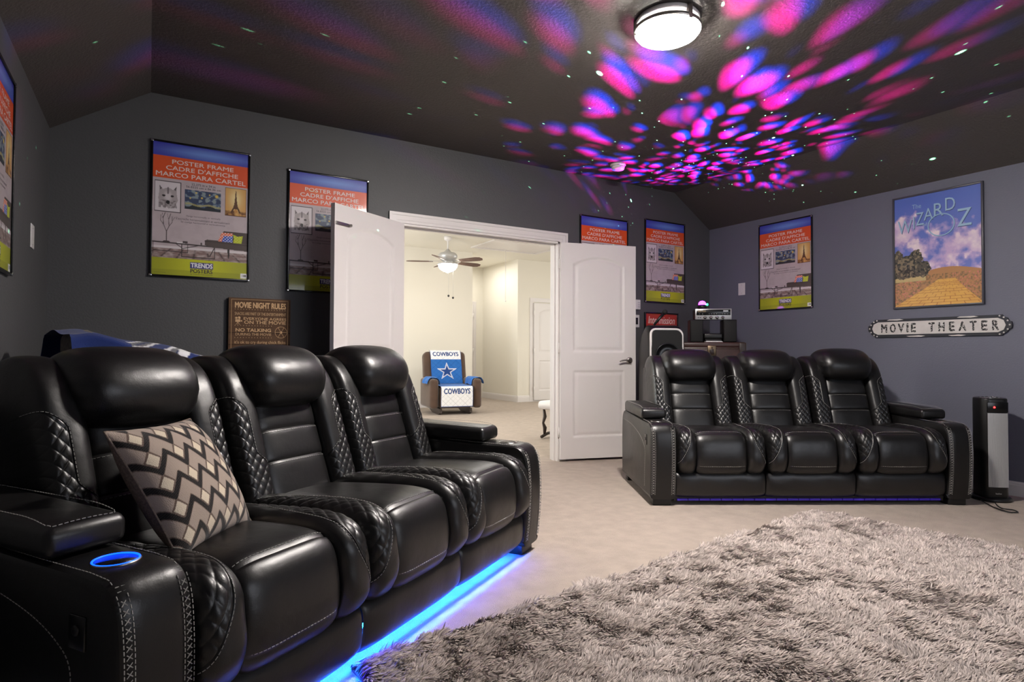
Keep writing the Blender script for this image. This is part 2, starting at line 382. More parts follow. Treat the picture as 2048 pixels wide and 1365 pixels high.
def door(name, hx, hy, ang, lever=True, bolt=None, hinge_face=1, z0=.022, W=DW):
    d = empty(name, (hx, hy, 0), ang); d['kind'] = 'structure'
    lf = link('leaf', LEAF, d, loc=(.004, 0, z0))
    if W != DW: lf.scale = (W/DW, 1, 1.01)
    if lever:
        for s in (-1, 1): link('door_handle', lever_mesh(s), d, loc=(W-.062, s*DT/2, .93))
    if bolt:
        mb = MB(); box(mb, W-.13, W-.004, bolt*DT/2-.001, bolt*DT/2+.006, 1.87, 1.895, 'steel', .003); lathe(mb, [(.001, .022), (.010, .022), (.010, 0)], 'steel', 16, mw=mw((W-.135, bolt*DT/2, 1.882), rx=R(-90)*bolt)); mb.build('flush_bolt', d)
    for z in (.22, 1.0, 1.78):
        mb = MB(); tube(mb, [(-.002, hinge_face*DT/2, z), (-.002, hinge_face*DT/2, z+.09)], .007, 'plastic_white', 8)
        box(mb, -.002, .028, hinge_face*(DT/2)-.0015, hinge_face*(DT/2)+.0015, z, z+.09, 'plastic_white'); mb.build('hinge', d)
    return d
# left leaf (its room face carries the flush bolt) and right leaf
aL = math.atan2(4.19-4.575, 1.075-1.715); d1 = door('door_1', 1.722, 4.578, aL, lever=False, bolt=1, hinge_face=-1)
aR = math.atan2(4.393-4.587, 3.967-3.246); d2 = door('door_2', 3.250, 4.585, aR, lever=True, hinge_face=1)

# ------------------------------------------------------------------ the bright room beyond
mb = MB(); box(mb, -.1, 9.7, Y0+.06, 13, ZH, ZH+.1, 'hceil'); mb.build('ceiling_hall', kind='structure')
mb = MB(); box(mb, 0, 5.27, 10.3, 13, 0, ZH, 'cream'); mb.build('wall_hall_far', kind='structure')
mb = MB(); box(mb, 5.27, 6.42, YH1, YH1+.12, 0, ZH, 'cream'); mb.build('wall_hall_passage', kind='structure')
mb = MB(); box(mb, 6.42, 9.6, 10.53, 13, 0, ZH, 'cream'); mb.build('wall_hall_corner', kind='structure')
mb = MB(); box(mb, -.12, 0, Y0+.06, 10.3, 0, ZH, 'cream'); mb.build('wall_hall_left', kind='structure')
mb = MB(); box(mb, 9.6, 9.72, Y0+.06, 10.6, 0, ZH, 'cream'); mb.build('wall_hall_right', kind='structure')
baseboard('baseboard_hall_far', 0, 10.3, 5.27, 10.3, h=.13); baseboard('baseboard_hall_corner', 6.42, 10.53, 9.6, 10.53, h=.13)
baseboard('baseboard_hall_passage', 6.42, YH1, 6.42, 10.53, h=.13)
bb = bpy.data.objects['baseboard_hall_passage']
casing('trim_4', 5.40, 6.16, 2.05, YH1); casing('trim_5', 6.79, 7.55, 2.05, 10.53)
mb = MB(); box(mb, 5.40, 6.16, YH1-.004, YH1, 0, 2.05, 'cream'); mb.build('trim_6', kind='structure')
d3 = door('door_3', 6.79, 10.505, 0, lever=True, hinge_face=-1, z0=.03)
d4 = door('door_4', 6.155, YH1-.03, R(180), lever=False, hinge_face=1, z0=.03, W=.72)
# attic hatch with its trim and pull cord
hx0, hx1, hy0, hy1 = 4.95, 6.35, 8.9, 9.75
mb = MB()
for (a, b, c, d) in ((hx0, hx1, hy0, hy0+.06), (hx0, hx1, hy1-.06, hy1), (hx0, hx0+.06, hy0+.06, hy1-.06), (hx1-.06, hx1, hy0+.06, hy1-.06)): box(mb, a, b, c, d, ZH-.02, ZH, 'white')
box(mb, hx0+.06, hx1-.06, hy0+.06, hy1-.06, ZH-.008, ZH, 'white'); mb.build('trim_7', kind='structure')
mb = MB(); tube(mb, [(5.6, 9.62, ZH-.008), (5.6, 9.62, 1.95)], .0035, 'plastic_white', 6); lathe(mb, [(.001, 0), (.012, .008), (.012, .02), (.004, .035)], 'plastic_white', 10, mw=mw((5.6, 9.62, 1.93)))
mb.build('pull_cord', label='thin white attic pull cord hanging from the ceiling hatch in the bright room', cat='pull cord')

# ceiling fan
fan = empty('ceiling_fan', (4.2, 9.1, ZH), label='white ceiling fan with brown blades and a lit glass bowl in the room beyond', cat='ceiling fan')
mb = MB(); lathe(mb, [(.001, 0), (.07, 0), (.06, -.05), (.03, -.07), (.013, -.075), (.013, -.22)], 'plastic_white'); mb.build('downrod', fan)
mb = MB(); lathe(mb, [(.013, -.20), (.035, -.22), (.06, -.25), (.13, -.27), (.155, -.30), (.16, -.335), (.13, -.375), (.09, -.40), (.08, -.43), (.10, -.445), (.001, -.445)], 'silver'); mb.build('motor_housing', fan)
mb = MB(); lathe(mb, [(.155, -.45), (.16, -.46), (.15, -.50), (.12, -.54), (.07, -.57), (.02, -.585), (.001, -.587)], 'bowl'); mb.build('glass_bowl', fan)
mb = MB(); lathe(mb, [(.16, -.44), (.165, -.452), (.155, -.465), (.14, -.45)], 'silver'); lathe(mb, [(.001, -.582), (.014, -.586), (.012, -.60), (.004, -.615), (.001, -.616)], 'silver', 12); mb.build('bowl_ring', fan)
for k in range(5):
    a = R(11+72*k); b = empty_ = None
    mb = MB(); q = mw((0, 0, -.41), rz=a) @ mw(rx=R(-15))
    prof = [(.24, -.045), (.40, -.062), (.58, -.068), (.65, -.05), (.675, 0), (.65, .05), (.58, .068), (.40, .062), (.24, .045)]
    prism(mb, prof, -.004, .004, 'z', 'wood', mw=q); bl = mb.build('fan_blade', fan)
    mb = MB(); prism(mb, [(.10, -.02), (.20, -.018), (.26, -.04), (.30, -.03), (.31, 0), (.30, .03), (.26, .04), (.20, .018), (.10, .02)], .004, .009, 'z', 'silver', mw=q); mb.build('blade_bracket', bl)
for dx, L_ in ((-.03, .95), (.05, 1.0)):
    mb = MB(); tube(mb, [(dx, -.1, -.44), (dx, -.1, -.44-L_*.55)], .0018, 'silver', 5); mb.build('pull_chain', fan)
    mb = MB(); lathe(mb, [(.001, 0), (.017, .012), (.017, .03), (.001, .042)], 'blackp', 10, mw=mw((dx, -.1, -.48-L_*.55))); mb.build('chain_fob', fan, label='dark chain fob')

# brown recliner with its team cover
rec = empty('recliner', (4.33, 9.27, 0), R(-10), label='brown upholstered rocker recliner standing against the cream wall beyond the doors', cat='armchair')
def rbox(name, x0, x1, y0, y1, z0, z1, m, bev, parent, seg=4, rx=0, piv=None, **k):
    mb = MB(); v, f = box_vf(x0, x1, y0, y1, z0, z1, bev, seg)
    if rx: 
        p = Vector(piv); q = Matrix.Translation(p) @ Matrix.Rotation(rx, 4, 'X') @ Matrix.Translation(-p); mb.add(v, f, m, True, mw=q)
    else: mb.add(v, f, m, True)
    return mb.build(name, parent, **k)
rbox('seat', -.27, .27, -.40, .25, .10, .45, 'brown', .05, rec)
bk = rbox('backrest', -.37, .37, .18, .42, .30, 1.02, 'brown', .08, rec, rx=R(-12), piv=(0, .3, .3))
for s in (-1, 1):
    rbox('armrest', *(sorted((s*.29, s*.43))), -.42, .34, .10, .575, 'brown', .05, rec)
rbox('footrest', -.26, .26, -.44, -.38, .12, .42, 'brown', .03, rec)
for s in (-1, 1):
    mb = MB(); prism(mb, [(-.38, .10), (-.40, .03), (-.30, .0), (.10, .0), (.30, .04), (.28, .10)], s*.25-.02, s*.25+.02, 'x', 'walnut'); mb.build('rocker_rail', rec)
# the cover: quilted sheets lying on the recliner
def quilt_art(w_, h_, bg, n=8):
    nx = max(60, int(w_*260)); a = Art(nx, int(nx*h_/w_), bg, w_, h_)
    c = np.minimum(np.abs(((a.X+a.Y)/.075) % 1-.5), np.abs(((a.X-a.Y)/.075) % 1-.5))
    a.mask(c < .035, tuple(int(x*.86) for x in bg)); return a
cov = empty('recliner_cover', (4.33, 9.27, 0), R(-10), label='blue and white quilted cover with COWBOYS lettering draped over the brown recliner', cat='furniture cover')
BL, WH, NV = (44, 104, 178), (232, 232, 234), (52, 76, 128)
def cloth_sheet(name, art, w_, path, m='cloth', x0=None):
    """sheet of width w_ following the (y,z) path from its top edge down"""
    P = spline(path, art.ny); s = np.r_[0, np.cumsum(np.hypot(*np.diff(P, axis=0).T))]; t = np.linspace(0, s[-1], art.ny)
    yy, zz = np.interp(t, s, P[:, 0]), np.interp(t, s, P[:, 1]); x0 = -w_/2 if x0 is None else x0
    X = np.tile(x0+np.linspace(0, w_, art.nx), (art.ny, 1)); wob = .004*np.sin(X*40+zz[:, None]*25)
    v = np.stack([X, np.tile(yy[:, None], (1, art.nx))+wob, np.tile(zz[:, None], (1, art.nx))], 2).reshape(-1, 3)
    mb = MB(); mb.add(v, grid_faces(art.nx, art.ny)[:, ::-1], m, True, art.a.reshape(-1, 3)); return mb
a = quilt_art(.46, .64, BL)
a.rect(0, 0, .46, .24, WH); q_ = np.minimum(np.abs(((a.X+a.Y)/.075) % 1-.5), np.abs(((a.X-a.Y)/.075) % 1-.5)); a.mask((q_ < .035) & (a.Y < .24), (205, 205, 210))
a.txt('COWBOYS', .04, .42, .115, .185, NV, .035)
def star(r, cx, cy): return [(cx+(r if i % 2 == 0 else r*.382)*math.sin(i*math.pi/5), cy-(r if i % 2 == 0 else r*.382)*math.cos(i*math.pi/5)) for i in range(10)]
cx, cy = .235, .44
a.poly(star(.150, cx, cy), (240, 240, 244)); a.poly(star(.135, cx, cy), (36, 66, 124)); a.poly(star(.122, cx, cy), (240, 240, 244)); a.poly(star(.108, cx, cy), (36, 66, 124))
a.rect(0, 0, .006, .64, NV); a.rect(.454, 0, .46, .64, NV)
cloth_sheet('b', a, .54, [(.42, 1.034), (.38, 1.038), (.33, 1.025), (.285, .96), (.255, .85), (.215, .70), (.175, .55), (.15, .475)]).build('back_panel', cov)
a = quilt_art(.50, .92, WH)
a.rect(0, 0, .5, .575, BL); a.txt('COWBOYS', .05, .45, .625, .71, NV, .035); a.rect(0, 0, .008, .92, NV); a.rect(.492, 0, .5, .92, NV); a.rect(0, .91, .5, .92, NV)
cloth_sheet('s', a, .53, [(.15, .472), (0, .468), (-.2, .465), (-.38, .462), (-.452, .44), (-.458, .36), (-.456, .26), (-.454, .13)]).build('seat_panel', cov)
for s in (-1, 1):
    aa = quilt_art(.4, .4, BL); P = [(.26*s, .48), (.275*s, .56), (.31*s, .595), (.36*s, .598), (.42*s, .592), (.46*s, .55), (.475*s, .50)]
    Q = spline(P, 60); mb = MB(); n_ = len(Q); ys = np.linspace(-.35, .02, 30)
    v = np.array([[x+.01*math.sin(y*30), y, z+.006*math.sin(y*50+x*30)-.03*max(0, -.28-y)*8*.3] for (x, z) in Q for y in ys])
    mb.add(v, grid_faces(30, n_), 'cloth', True, lin(BL)); mb.build('arm_flap', cov)

# glider ottoman partly hidden by the right jamb
ott = empty('glider_ottoman', (4.20, 5.86, 0), R(20), label='cream cushioned glider ottoman on dark wooden rockers, cut off by the right door jamb', cat='ottoman')
rbox('cushion', -.25, .25, -.2, .2, .34, .44, 'plastic_white', .045, ott)
for s in (-1, 1):
    mb = MB(); tube(mb, [(-.22, s*.15, .0+.02), (-.10, s*.15, .05), (.10, s*.15, .05), (.22, s*.15, .02)], .018, 'walnut', 8)
    tube(mb, [(-.16, s*.15, .04), (-.15, s*.15, .12), (-.185, s*.15, .18), (-.15, s*.15, .25), (-.17, s*.15, .34)], .018, 'walnut', 8, rs=[.014, .024, .014, .022, .014])
    tube(mb, [(.16, s*.15, .04), (.15, s*.15, .12), (.185, s*.15, .18), (.15, s*.15, .25), (.17, s*.15, .34)], .018, 'walnut', 8, rs=[.014, .024, .014, .022, .014])
    mb.build('glider_leg', ott)

# ------------------------------------------------------------------ theatre ceiling fixtures
cl = empty('ceiling_light', (LAMP[0], LAMP[1], ZC), label='round flush ceiling light with a glowing frosted glass dome and silver clips', cat='ceiling light')
mb = MB(); lathe(mb, [(.001, -.002), (.15, -.002), (.158, -.012), (.158, -.03), (.10, -.035), (.10, -.065), (.001, -.065)], 'plastic_white', 48); mb.build('ceiling_pan', cl)
mb = MB(); lathe(mb, [(.150, -.050), (.160, -.060), (.162, -.070), (.150, -.086), (.12, -.102), (.08, -.114), (.03, -.121), (.001, -.122)], 'dome', 48); mb.build('glass_dome', cl)
mb = MB(); lathe(mb, [(.10, -.044), (.166, -.052), (.169, -.060), (.166, -.069), (.160, -.067)], 'steel', 48); mb.build('rim', cl)
for k in range(3):
    mb = MB(); q = mw(rz=R(25+120*k)); box(mb, .150, .170, -.012, .012, -.078, -.008, 'steel', .003, mw=q); mb.build('clip', cl)
sm = empty('smoke_detector', (3.6, 4.185, ZC), label='small round white smoke detector on the dark ceiling near the door wall', cat='smoke detector')
mb = MB(); lathe(mb, [(.001, 0), (.068, 0), (.070, -.012), (.060, -.02), (.001, -.02)], 'plastic_white', 32); mb.build('base', sm)
mb = MB(); lathe(mb, [(.058, -.018), (.058, -.03), (.052, -.048), (.030, -.054), (.001, -.055)], 'plastic_white', 32); mb.build('cover', sm)

# ------------------------------------------------------------------ framed prints
PW, PH = .572, .868
def poster_art():
    a = Art(220, 334, (201, 187, 190), 1, 1)
    X, Y = a.X, a.Y
    a.mask(Y < .103, (52, 48, 170)); g = np.exp(-((X-.55)/.42)**2)*np.clip(1-np.abs(Y-.055)/.055, 0, 1)**.8; a.mask(g*(Y < .103), (120, 160, 232), .85)
    a.mask((Y >= .103) & (Y < .272), (226, 84, 28))
    # planks and floor of the pictured room
    a.mask((Y > .27) & (Y < .80), (196, 182, 186)); n = a.noise(14, 22, 3); a.mask(np.clip(n-.45, 0, 1)*(Y > .27)*(Y < .80), (170, 156, 160), .9)
    fl = (Y > .795) & (Y < .868); a.mask(fl, (136, 112, 108)); pl = (np.abs(((X-.5)/(Y-.60)*1.6) % 1-.5) < .07) & fl; a.mask(pl, (92, 74, 72)); a.mask(fl*np.clip(a.noise(20, 60, 5)-.4, 0, 1)*1.6, (206, 190, 186))
    a.mask((Y > .778) & (Y < .797), (222, 214, 216))
    # wolf print
    a.rect(.022, .290, .285, .524, (50, 44, 46)); a.rect(.029, .295, .278, .519, (224, 216, 220))
    cx = .155
    a.poly([(cx-.085, .325), (cx-.05, .355), (cx-.025, .345), (cx+.025, .345), (cx+.05, .355), (cx+.085, .325), (cx+.088, .39), (cx+.10, .43), (cx+.075, .47), (cx+.06, .495), (cx+.035, .475), (cx+.01, .50), (cx-.01, .485), (cx-.04, .498), (cx-.06, .475), (cx-.09, .46), (cx-.095, .42), (cx-.088, .38)], (176, 166, 168))
    a.ell(cx, .405, .05, .05, (214, 206, 208), soft=.6); a.mask((a.noise(60, 90, 9) > .52) & (np.abs(X-cx) < .09) & (Y > .435) & (Y < .495), (110, 100, 102), .7)
    a.ell(cx-.042, .402, .017, .008, (40, 34, 36)); a.ell(cx+.042, .402, .017, .008, (40, 34, 36)); a.ell(cx, .45, .02, .014, (30, 26, 28)); a.line([(cx, .345), (cx, .38)], .012, (120, 110, 114)); 
    a.poly([(cx-.085, .325), (cx-.062, .35), (cx-.075, .36)], (60, 54, 56)); a.poly([(cx+.085, .325), (cx+.062, .35), (cx+.075, .36)], (60, 54, 56))
    # generic night landscape print
    a.rect(.325, .336, .702, .486, (52, 66, 96)); ins = (X > .325) & (X < .702) & (Y > .336) & (Y < .486)
    n1 = a.noise(26, 50, 12); a.mask(ins & (n1 > .5), (86, 108, 140), .8); a.mask(ins & (n1 > .60), (150, 164, 160), .7)
    hill = ins & (Y > .455+.012*np.sin(X*40)); a.mask(hill, (30, 38, 48)); a.mask(ins & (np.abs(Y-.448-.006*np.sin(X*30)) < .007), (180, 172, 110), .7)
    for (px, py, r) in ((.655, .365, .02), (.44, .355, .010), (.58, .36, .009), (.50, .39, .012), (.38, .40, .009)): a.ell(px, py, r*1.1, r*.8, (226, 196, 90), soft=.5)
    # iron tower print in sepia
    a.rect(.745, .280, .978, .502, (96, 60, 30)); a.rect(.752, .285, .971, .497, (216, 160, 84)); ins = (X > .752) & (X < .971) & (Y > .285) & (Y < .497)
    a.mask(ins*np.exp(-((X-.86)/.07)**2-((Y-.37)/.08)**2), (244, 224, 160)); a.mask(ins*(Y > .46)*np.clip(a.noise(30, 60, 4)*1.6-.3, 0, 1), (112, 66, 26))
    T = .862; br = (92, 56, 26)
    a.poly([(T-.003, .298), (T+.003, .298), (T+.012, .385), (T+.022, .425), (T+.058, .475), (T+.036, .475), (T+.018, .445), (T-.018, .445), (T-.036, .475), (T-.058, .475), (T-.022, .425), (T-.012, .385)], br)
    a.rect(T-.026, .423, T+.026, .431, br); a.rect(T-.014, .383, T+.014, .389, br); a.ell(T, .462, .018, .016, (196, 140, 70))
    # bare tree, low tables and the couch
    dk = (70, 58, 56)
    for P, wd in (([(.145, .75), (.145, .665)], .006), ([(.145, .67), (.115, .62), (.11, .57), (.13, .53)], .004), ([(.145, .67), (.17, .63), (.165, .58), (.185, .535)], .004), ([(.115, .62), (.085, .59), (.09, .55)], .003), ([(.17, .63), (.20, .60), (.20, .555)], .003), ([(.11, .58), (.10, .53)], .002), ([(.165, .58), (.15, .535)], .002), ([(.20, .59), (.225, .56)], .002)): a.line(P, wd, dk)
    a.ell(.145, .748, .035, .010, dk)
    for P, wd in (([(.01, .752), (.66, .76)], .007), ([(.015, .752), (.015, .84)], .005), ([(.015, .815), (.36, .82)], .004), ([(.30, .757), (.30, .852)], .005), ([(.30, .852), (.64, .852)], .005), ([(.64, .76), (.64, .852)], .005), ([(.36, .76), (.36, .82)], .004), ([(.24, .757), (.31, .79), (.47, .76)], .004), ([(.59, .835), (.64, .765)], .006)): a.line(P, wd, (60, 50, 50))
    a.rect(.25, .742, .33, .751, (230, 226, 226)); a.rect(.31, .735, .36, .748, (70, 60, 60)); a.ell(.50, .744, .008, .012, (90, 80, 80))
    cc = (82, 70, 66)
    a.poly([(.735, .63), (1, .63), (1, .735), (.70, .735), (.70, .66)], (74, 62, 58)); a.poly([(.535, .715), (.56, .705), (1, .715), (1, .775), (.62, .765), (.535, .75)], cc); a.line([(.535, .718), (1, .728)], .003, (56, 46, 44))
    a.poly([(.775, .768), (.80, .768), (.797, .84), (.785, .84)], (50, 42, 40))
    a.poly([(.715, .64), (.835, .642), (.80, .712), (.675, .712)], (232, 116, 74)); ck = (np.sin(X*190)*np.sin(Y*280) > .2)
    a.mask(ck & (X > .68) & (X < .83) & (Y > .642) & (Y < .71) & (X > .715-(Y-.64)*.55), (244, 226, 220), .8)
    a.poly([(.735, .664), (.835, .664), (.83, .714), (.715, .714)], (50, 84, 190)); a.mask(ck & (X > .725) & (X < .83) & (Y > .666) & (Y < .712), (232, 234, 246), .8)
    a.poly([(.835, .648), (.885, .662), (.945, .655), (.93, .715), (.84, .715), (.845, .68)], (196, 206, 40)); a.mask(ck & (X > .85) & (X < .93) & (Y > .662) & (Y < .712), (222, 226, 110), .6)
    a.mask(Y > .868, (150, 154, 22)); a.mask((Y > .868)*np.exp(-((X-.5)/.38)**2), (200, 204, 26)); a.mask((Y > .955)*.5, (140, 144, 24))
    a.rect(.385, .890, .628, .937, (66, 62, 130)); a.rect(.925, .952, .995, .992, (238, 238, 238))
    for k in range(7): a.rect(.942+k*.006, .962, .942+k*.006+(.003 if k % 2 else .0045), .980, (60, 60, 60))
    return a
def poster_parts():
    a = poster_art(); out = []
    mb = MB(); art_panel(mb, a, PW, PH, -.012, 'print', z0=0)
    T = lambda s, x0, x1, y0, y1, c, b=0: text(mb, s, (x0-.5)*PW, (x1-.5)*PW, (1-y1)*PH, (1-y0)*PH, -.0124, 'print', c, b)
    wt = (236, 214, 208)
    T('POSTER FRAME', .19, .835, .122, .155, wt, .016); T("CADRE D'AFFICHE", .13, .885, .169, .204, wt, .016); T('MARCO PARA CARTEL', .03, .97, .219, .254, wt, .016)
    dk = (70, 62, 66)
    T('22.375 in x 34 in', .39, .64, .283, .300, dk, .01); T('56.8325 cm x 86.36 cm', .335, .70, .306, .322, dk, .01)
    T('Hangs horizontally or vertically', .34, .70, .532, .549, dk); T("S'accroche horizontalement et verticalement", .235, .80, .556, .573, dk); T('Se cuelga horizontal o verticalmente', .285, .75, .580, .597, dk)
    T('TRENDS', .392, .622, .895, .932, (236, 236, 244), .035); T('POSTERS', .390, .622, .942, .972, (40, 36, 40), .02); T('by Trends International', .39, .622, .978, .988, (60, 56, 40))
    T('Trends International', .02, .14, .978, .984, (90, 92, 30))
    out.append(('poster_sheet', mb.mesh('poster_sheet')))
    mb = MB(); f_ = .011; x = PW/2
    for (a_, b_, c_, d_) in ((-x-f_, -x+.001, -f_, PH+f_), (x-.001, x+f_, -f_, PH+f_), (-x, x, -f_, .001), (-x, x, PH-.001, PH+f_)): box(mb, a_, b_, -.020, -.001, c_, d_, 'frame', .002)
    out.append(('frame', mb.mesh('frame')))
    for k, (cx, cz) in enumerate(((-1, 0), (1, 0), (-1, 1), (1, 1))):
        mb = MB(); box(mb, cx*(x+f_/2)-.008, cx*(x+f_/2)+.008, -.0215, -.019, cz*(PH+.001)-.005 if cz else -f_*.9, cz*(PH+f_)*1.0+(.002 if cz else .004), 'chrome', .0008); out.append(('corner_cap', mb.mesh('corner_cap')))
    mb = MB(); box(mb, -x, x, -.010, -.001, 0, PH, 'blackp'); out.append(('backing', mb.mesh('backing')))
    return out
PP = poster_parts()
def poster(loc, rz, label, sc=1.0, ry=0):
    e = empty('poster_frame', loc, rz, label, 'framed poster', 'matching retail poster frames around the room', (sc, sc, sc)); e.rotation_euler[1] = ry
    for n, me in PP: link(n, me, e)
    return e
poster((.298, Y0, 1.500), 0, 'framed orange-and-blue poster hung highest on the door wall, nearest the left corner', 1.01)
poster((1.150, Y0, 1.447), 0, 'framed orange-and-blue poster behind the open left door, half in its shadow', 1.0)
poster((3.790, Y0, 1.435), 0, 'framed orange-and-blue poster of which only the top shows above the right door', 1.0)
poster((4.600, Y0, 1.530), 0, 'framed orange-and-blue poster above the red intermission print, near the far corner', .955)
poster((X0, 3.689, 1.437), R(-90), 'framed orange-and-blue poster on the right wall above the far sofa', .968)
poster((XL, 3.130, 1.333), R(90), 'framed orange-and-blue poster on the left wall, cut off by the picture edge', .955)

# large film poster: plain landscape with its title
WW, WHh = .610, .885
def film_art():
    a = Art(230, 330, (84, 112, 196), 1, 1.45); X, Y = a.X, a.Y
    a.mask(np.clip((Y-.1)/.9, 0, 1)*.35, (150, 150, 220)); n = a.noise(5, 7, 21); n2 = a.noise(11, 16, 8)
    cl = np.clip((n*.55+n2*.45-.50+.20*np.exp(-((X-.15)/.35)**2-((Y-.50)/.25)**2)+.22*np.exp(-((X-.62)/.25)**2-((Y-.80)/.22)**2)+.26*np.exp(-((X-.98)/.22)**2-((Y-.78)/.20)**2)-.28*np.clip((.42-Y)/.3, 0, 1))*6, 0, 1)*(Y < 1.12)
    a.mask(cl, (204, 176, 214)); a.mask(np.clip(cl*n2*1.9-.75, 0, 1), (250, 236, 236))
    a.mask((Y > 1.02+.05*np.cos(X*5)) , (184, 132, 84)); a.mask((Y > 1.05)*np.clip(a.noise(60, 80, 5)*2-.8, 0, 1), (120, 100, 66)); a.mask((Y > 1.05)*np.clip(a.noise(90, 120, 6)*3-1.75, 0, 1)*(np.abs(X-.5) > .18), (214, 128, 110))
    a.mask((Y > 1.0) & (Y < 1.12) & (X < .38) & (Y > 1.03-.1*X), (206, 188, 130), .8)
    tr = np.full(X.shape, -1.)
    for (tx, ty, rx, ry) in ((.03, .86, .10, .16), (.14, .92, .13, .15), (.26, .84, .09, .13), (.33, .96, .11, .11), (.10, 1.0, .16, .08), (.27, 1.0, .14, .07)): tr = np.maximum(tr, 1-np.hypot((X-tx)/rx, (Y-ty)/ry))
    tm = tr+.5*(a.noise(22, 32, 2)-.5) > .02; a.mask(tm, (84, 78, 66)); a.mask(tm & (a.noise(34, 50, 14) > .54), (134, 120, 94)); a.mask(tm & (a.noise(44, 60, 15) > .60), (42, 44, 40))
    u = (Y-1.12)/.33; hw = .10+.42*np.clip(u, 0, 1)**1.1; xc = .62-.12*np.clip(u, 0, 1)
    road = (Y > 1.12) & (np.abs(X-xc) < hw); a.mask(road, (228, 176, 86)); yy = np.clip(u, .001, 2)**.6*14; row = np.floor(yy)
    a.mask(road & ((yy % 1 < .10) | (np.abs(((X-xc)/hw*3.2+row*.5) % 1-.5) < .03)), (176, 106, 50)); a.mask(road*np.clip(a.noise(8, 9, 30)-.5, 0, 1)*.8, (190, 116, 56))
    return a
fp = empty('film_poster', (X0, 2.3725, 1.382), R(-90), 'grey framed film poster with blue sky and yellow road above the street sign', 'framed poster')
mb = MB(); art_panel(mb, film_art(), WW, WHh, -.012, 'print')
def ptext(s, x0, x1, y0, y1, c=(150, 186, 210), b=0, sh=0, off=.0004): text(mb, s, (x0-.5)*WW, (x1-.5)*WW, (1-y1)*WHh, (1-y0)*WHh, -.012-off, 'print', c, b, shear=sh)
ptext('The', .22, .33, .075, .115)
for k_, (ch, x0, x1, y0, y1) in enumerate((('W', .04, .22, .205, .325), ('I', .235, .25, .185, .295), ('Z', .265, .36, .155, .27), ('A', .36, .47, .13, .235), ('R', .48, .59, .10, .215), ('D', .61, .72, .07, .18), ('Z', .74, .895, .185, .335))):
    ptext(ch, x0+.006, x1+.006, y0+.006, y1+.006, (52, 74, 120), off=.0003+.00001*k_); ptext(ch, x0, x1, y0, y1, (158, 194, 216), off=.0005+.00001*k_)
ptext('of', .35, .40, .255, .285)
for dx_, c_, o_ in ((.004, (52, 74, 120), .0006), (0, (150, 190, 214), .0007)):
    n_ = 64; t_ = np.linspace(0, 2*math.pi, n_+1)[:-1]; V_ = []
    for rr_ in (1.0, .915): V_ += [((.56+dx_-.5+.155*rr_*math.cos(q))*WW, -.012-o_, (1-.295-dx_*.7)*WHh+.100*rr_*WHh*math.sin(q)) for q in t_]
    mb.add(V_, [(k, (k+1) % n_, n_+(k+1) % n_, n_+k) for k in range(n_)], 'print', False, lin(c_))
mb.build('poster_sheet', fp)
mb = MB(); x = WW/2; f_ = .013
for (a_, b_, c_, d_) in ((-x-f_, -x+.001, -f_, WHh+f_), (x-.001, x+f_, -f_, WHh+f_), (-x, x, -f_, .001), (-x, x, WHh-.001, WHh+f_)): box(mb, a_, b_, -.022, -.001, c_, d_, 'gframe', .002)
mb.build('frame', fp); mb = MB(); box(mb, -x, x, -.010, -.001, 0, WHh, 'blackp'); mb.build('backing', fp)

# worn street sign
sg = empty('street_sign', (X0, 2.393, 1.212), R(-90), 'long worn black-and-white MOVIE THEATER street sign on the right wall', 'wall sign', sc=(1, 1, 1))
def sign_outline(L, Hh, n=8):
    P = []
    for sx in (1, -1):
        e = [(L-.075, -Hh), (L-.06, -Hh), (L-.05, -Hh*.80), (L-.028, -Hh*.66), (L-.018, -Hh*.38), (L-.004, -Hh*.32), (L, 0), (L-.004, Hh*.32), (L-.018, Hh*.38), (L-.028, Hh*.66), (L-.05, Hh*.80), (L-.06, Hh), (L-.075, Hh)]
        P += [(sx*px, sx*pz) for px, pz in e]
    return P
mb = MB(); prism(mb, sign_outline(.505, .075), -.016, -.001, 'y', 'signrim', .002); 
for (sx, L0, L1, sz) in ((1, -.35, -.22, 1), (1, .16, .30, 1), (1, -.20, -.06, -1), (1, .1, .22, -1)): 
    prism(mb, [(L0, sz*.066), (L0+.02, sz*.073), (L1-.03, sz*.074), (L1, sz*.067), (L1-.05, sz*.062), (L0+.05, sz*.064)], -.0166, -.0158, 'y', 'signwhite')
for sx in (-1, 1):
    for (a_, b_) in ((.43, .06), (.455, .05), (.478, .028), (.49, 0), (.478, -.028), (.455, -.05), (.43, -.06)): lathe(mb, [(.001, .0006), (.007, .0006), (.007, 0)], 'signwhite', 5, mw=mw((sx*a_, -.0162, b_*1.1), rx=R(90)))
mb.build('sign_board', sg)
mb = MB(); P = [(.42, -.052), (.455, -.035), (.468, 0), (.455, .035), (.42, .052), (-.42, .052), (-.455, .035), (-.468, 0), (-.455, -.035), (-.42, -.052)]
prism(mb, P, -.0195, -.0155, 'y', 'signwhite', .001); mb.build('sign_face', sg)
mb = MB(); W0 = [(-.395, 'M', .05), (-.325, 'O', .048), (-.262, 'V', .05), (-.196, 'I', .016), (-.163, 'E', .038), (-.035, 'T', .046), (.035, 'H', .044), (.108, 'E', .040), (.172, 'A', .052), (.245, 'T', .046), (.318, 'E', .040), (.385, 'R', .044)]
for x_, ch, ww in W0: text(mb, ch, x_, x_+ww, -.037, .037, -.0199, 'worn', None, .03)
mb.build('sign_lettering', sg)

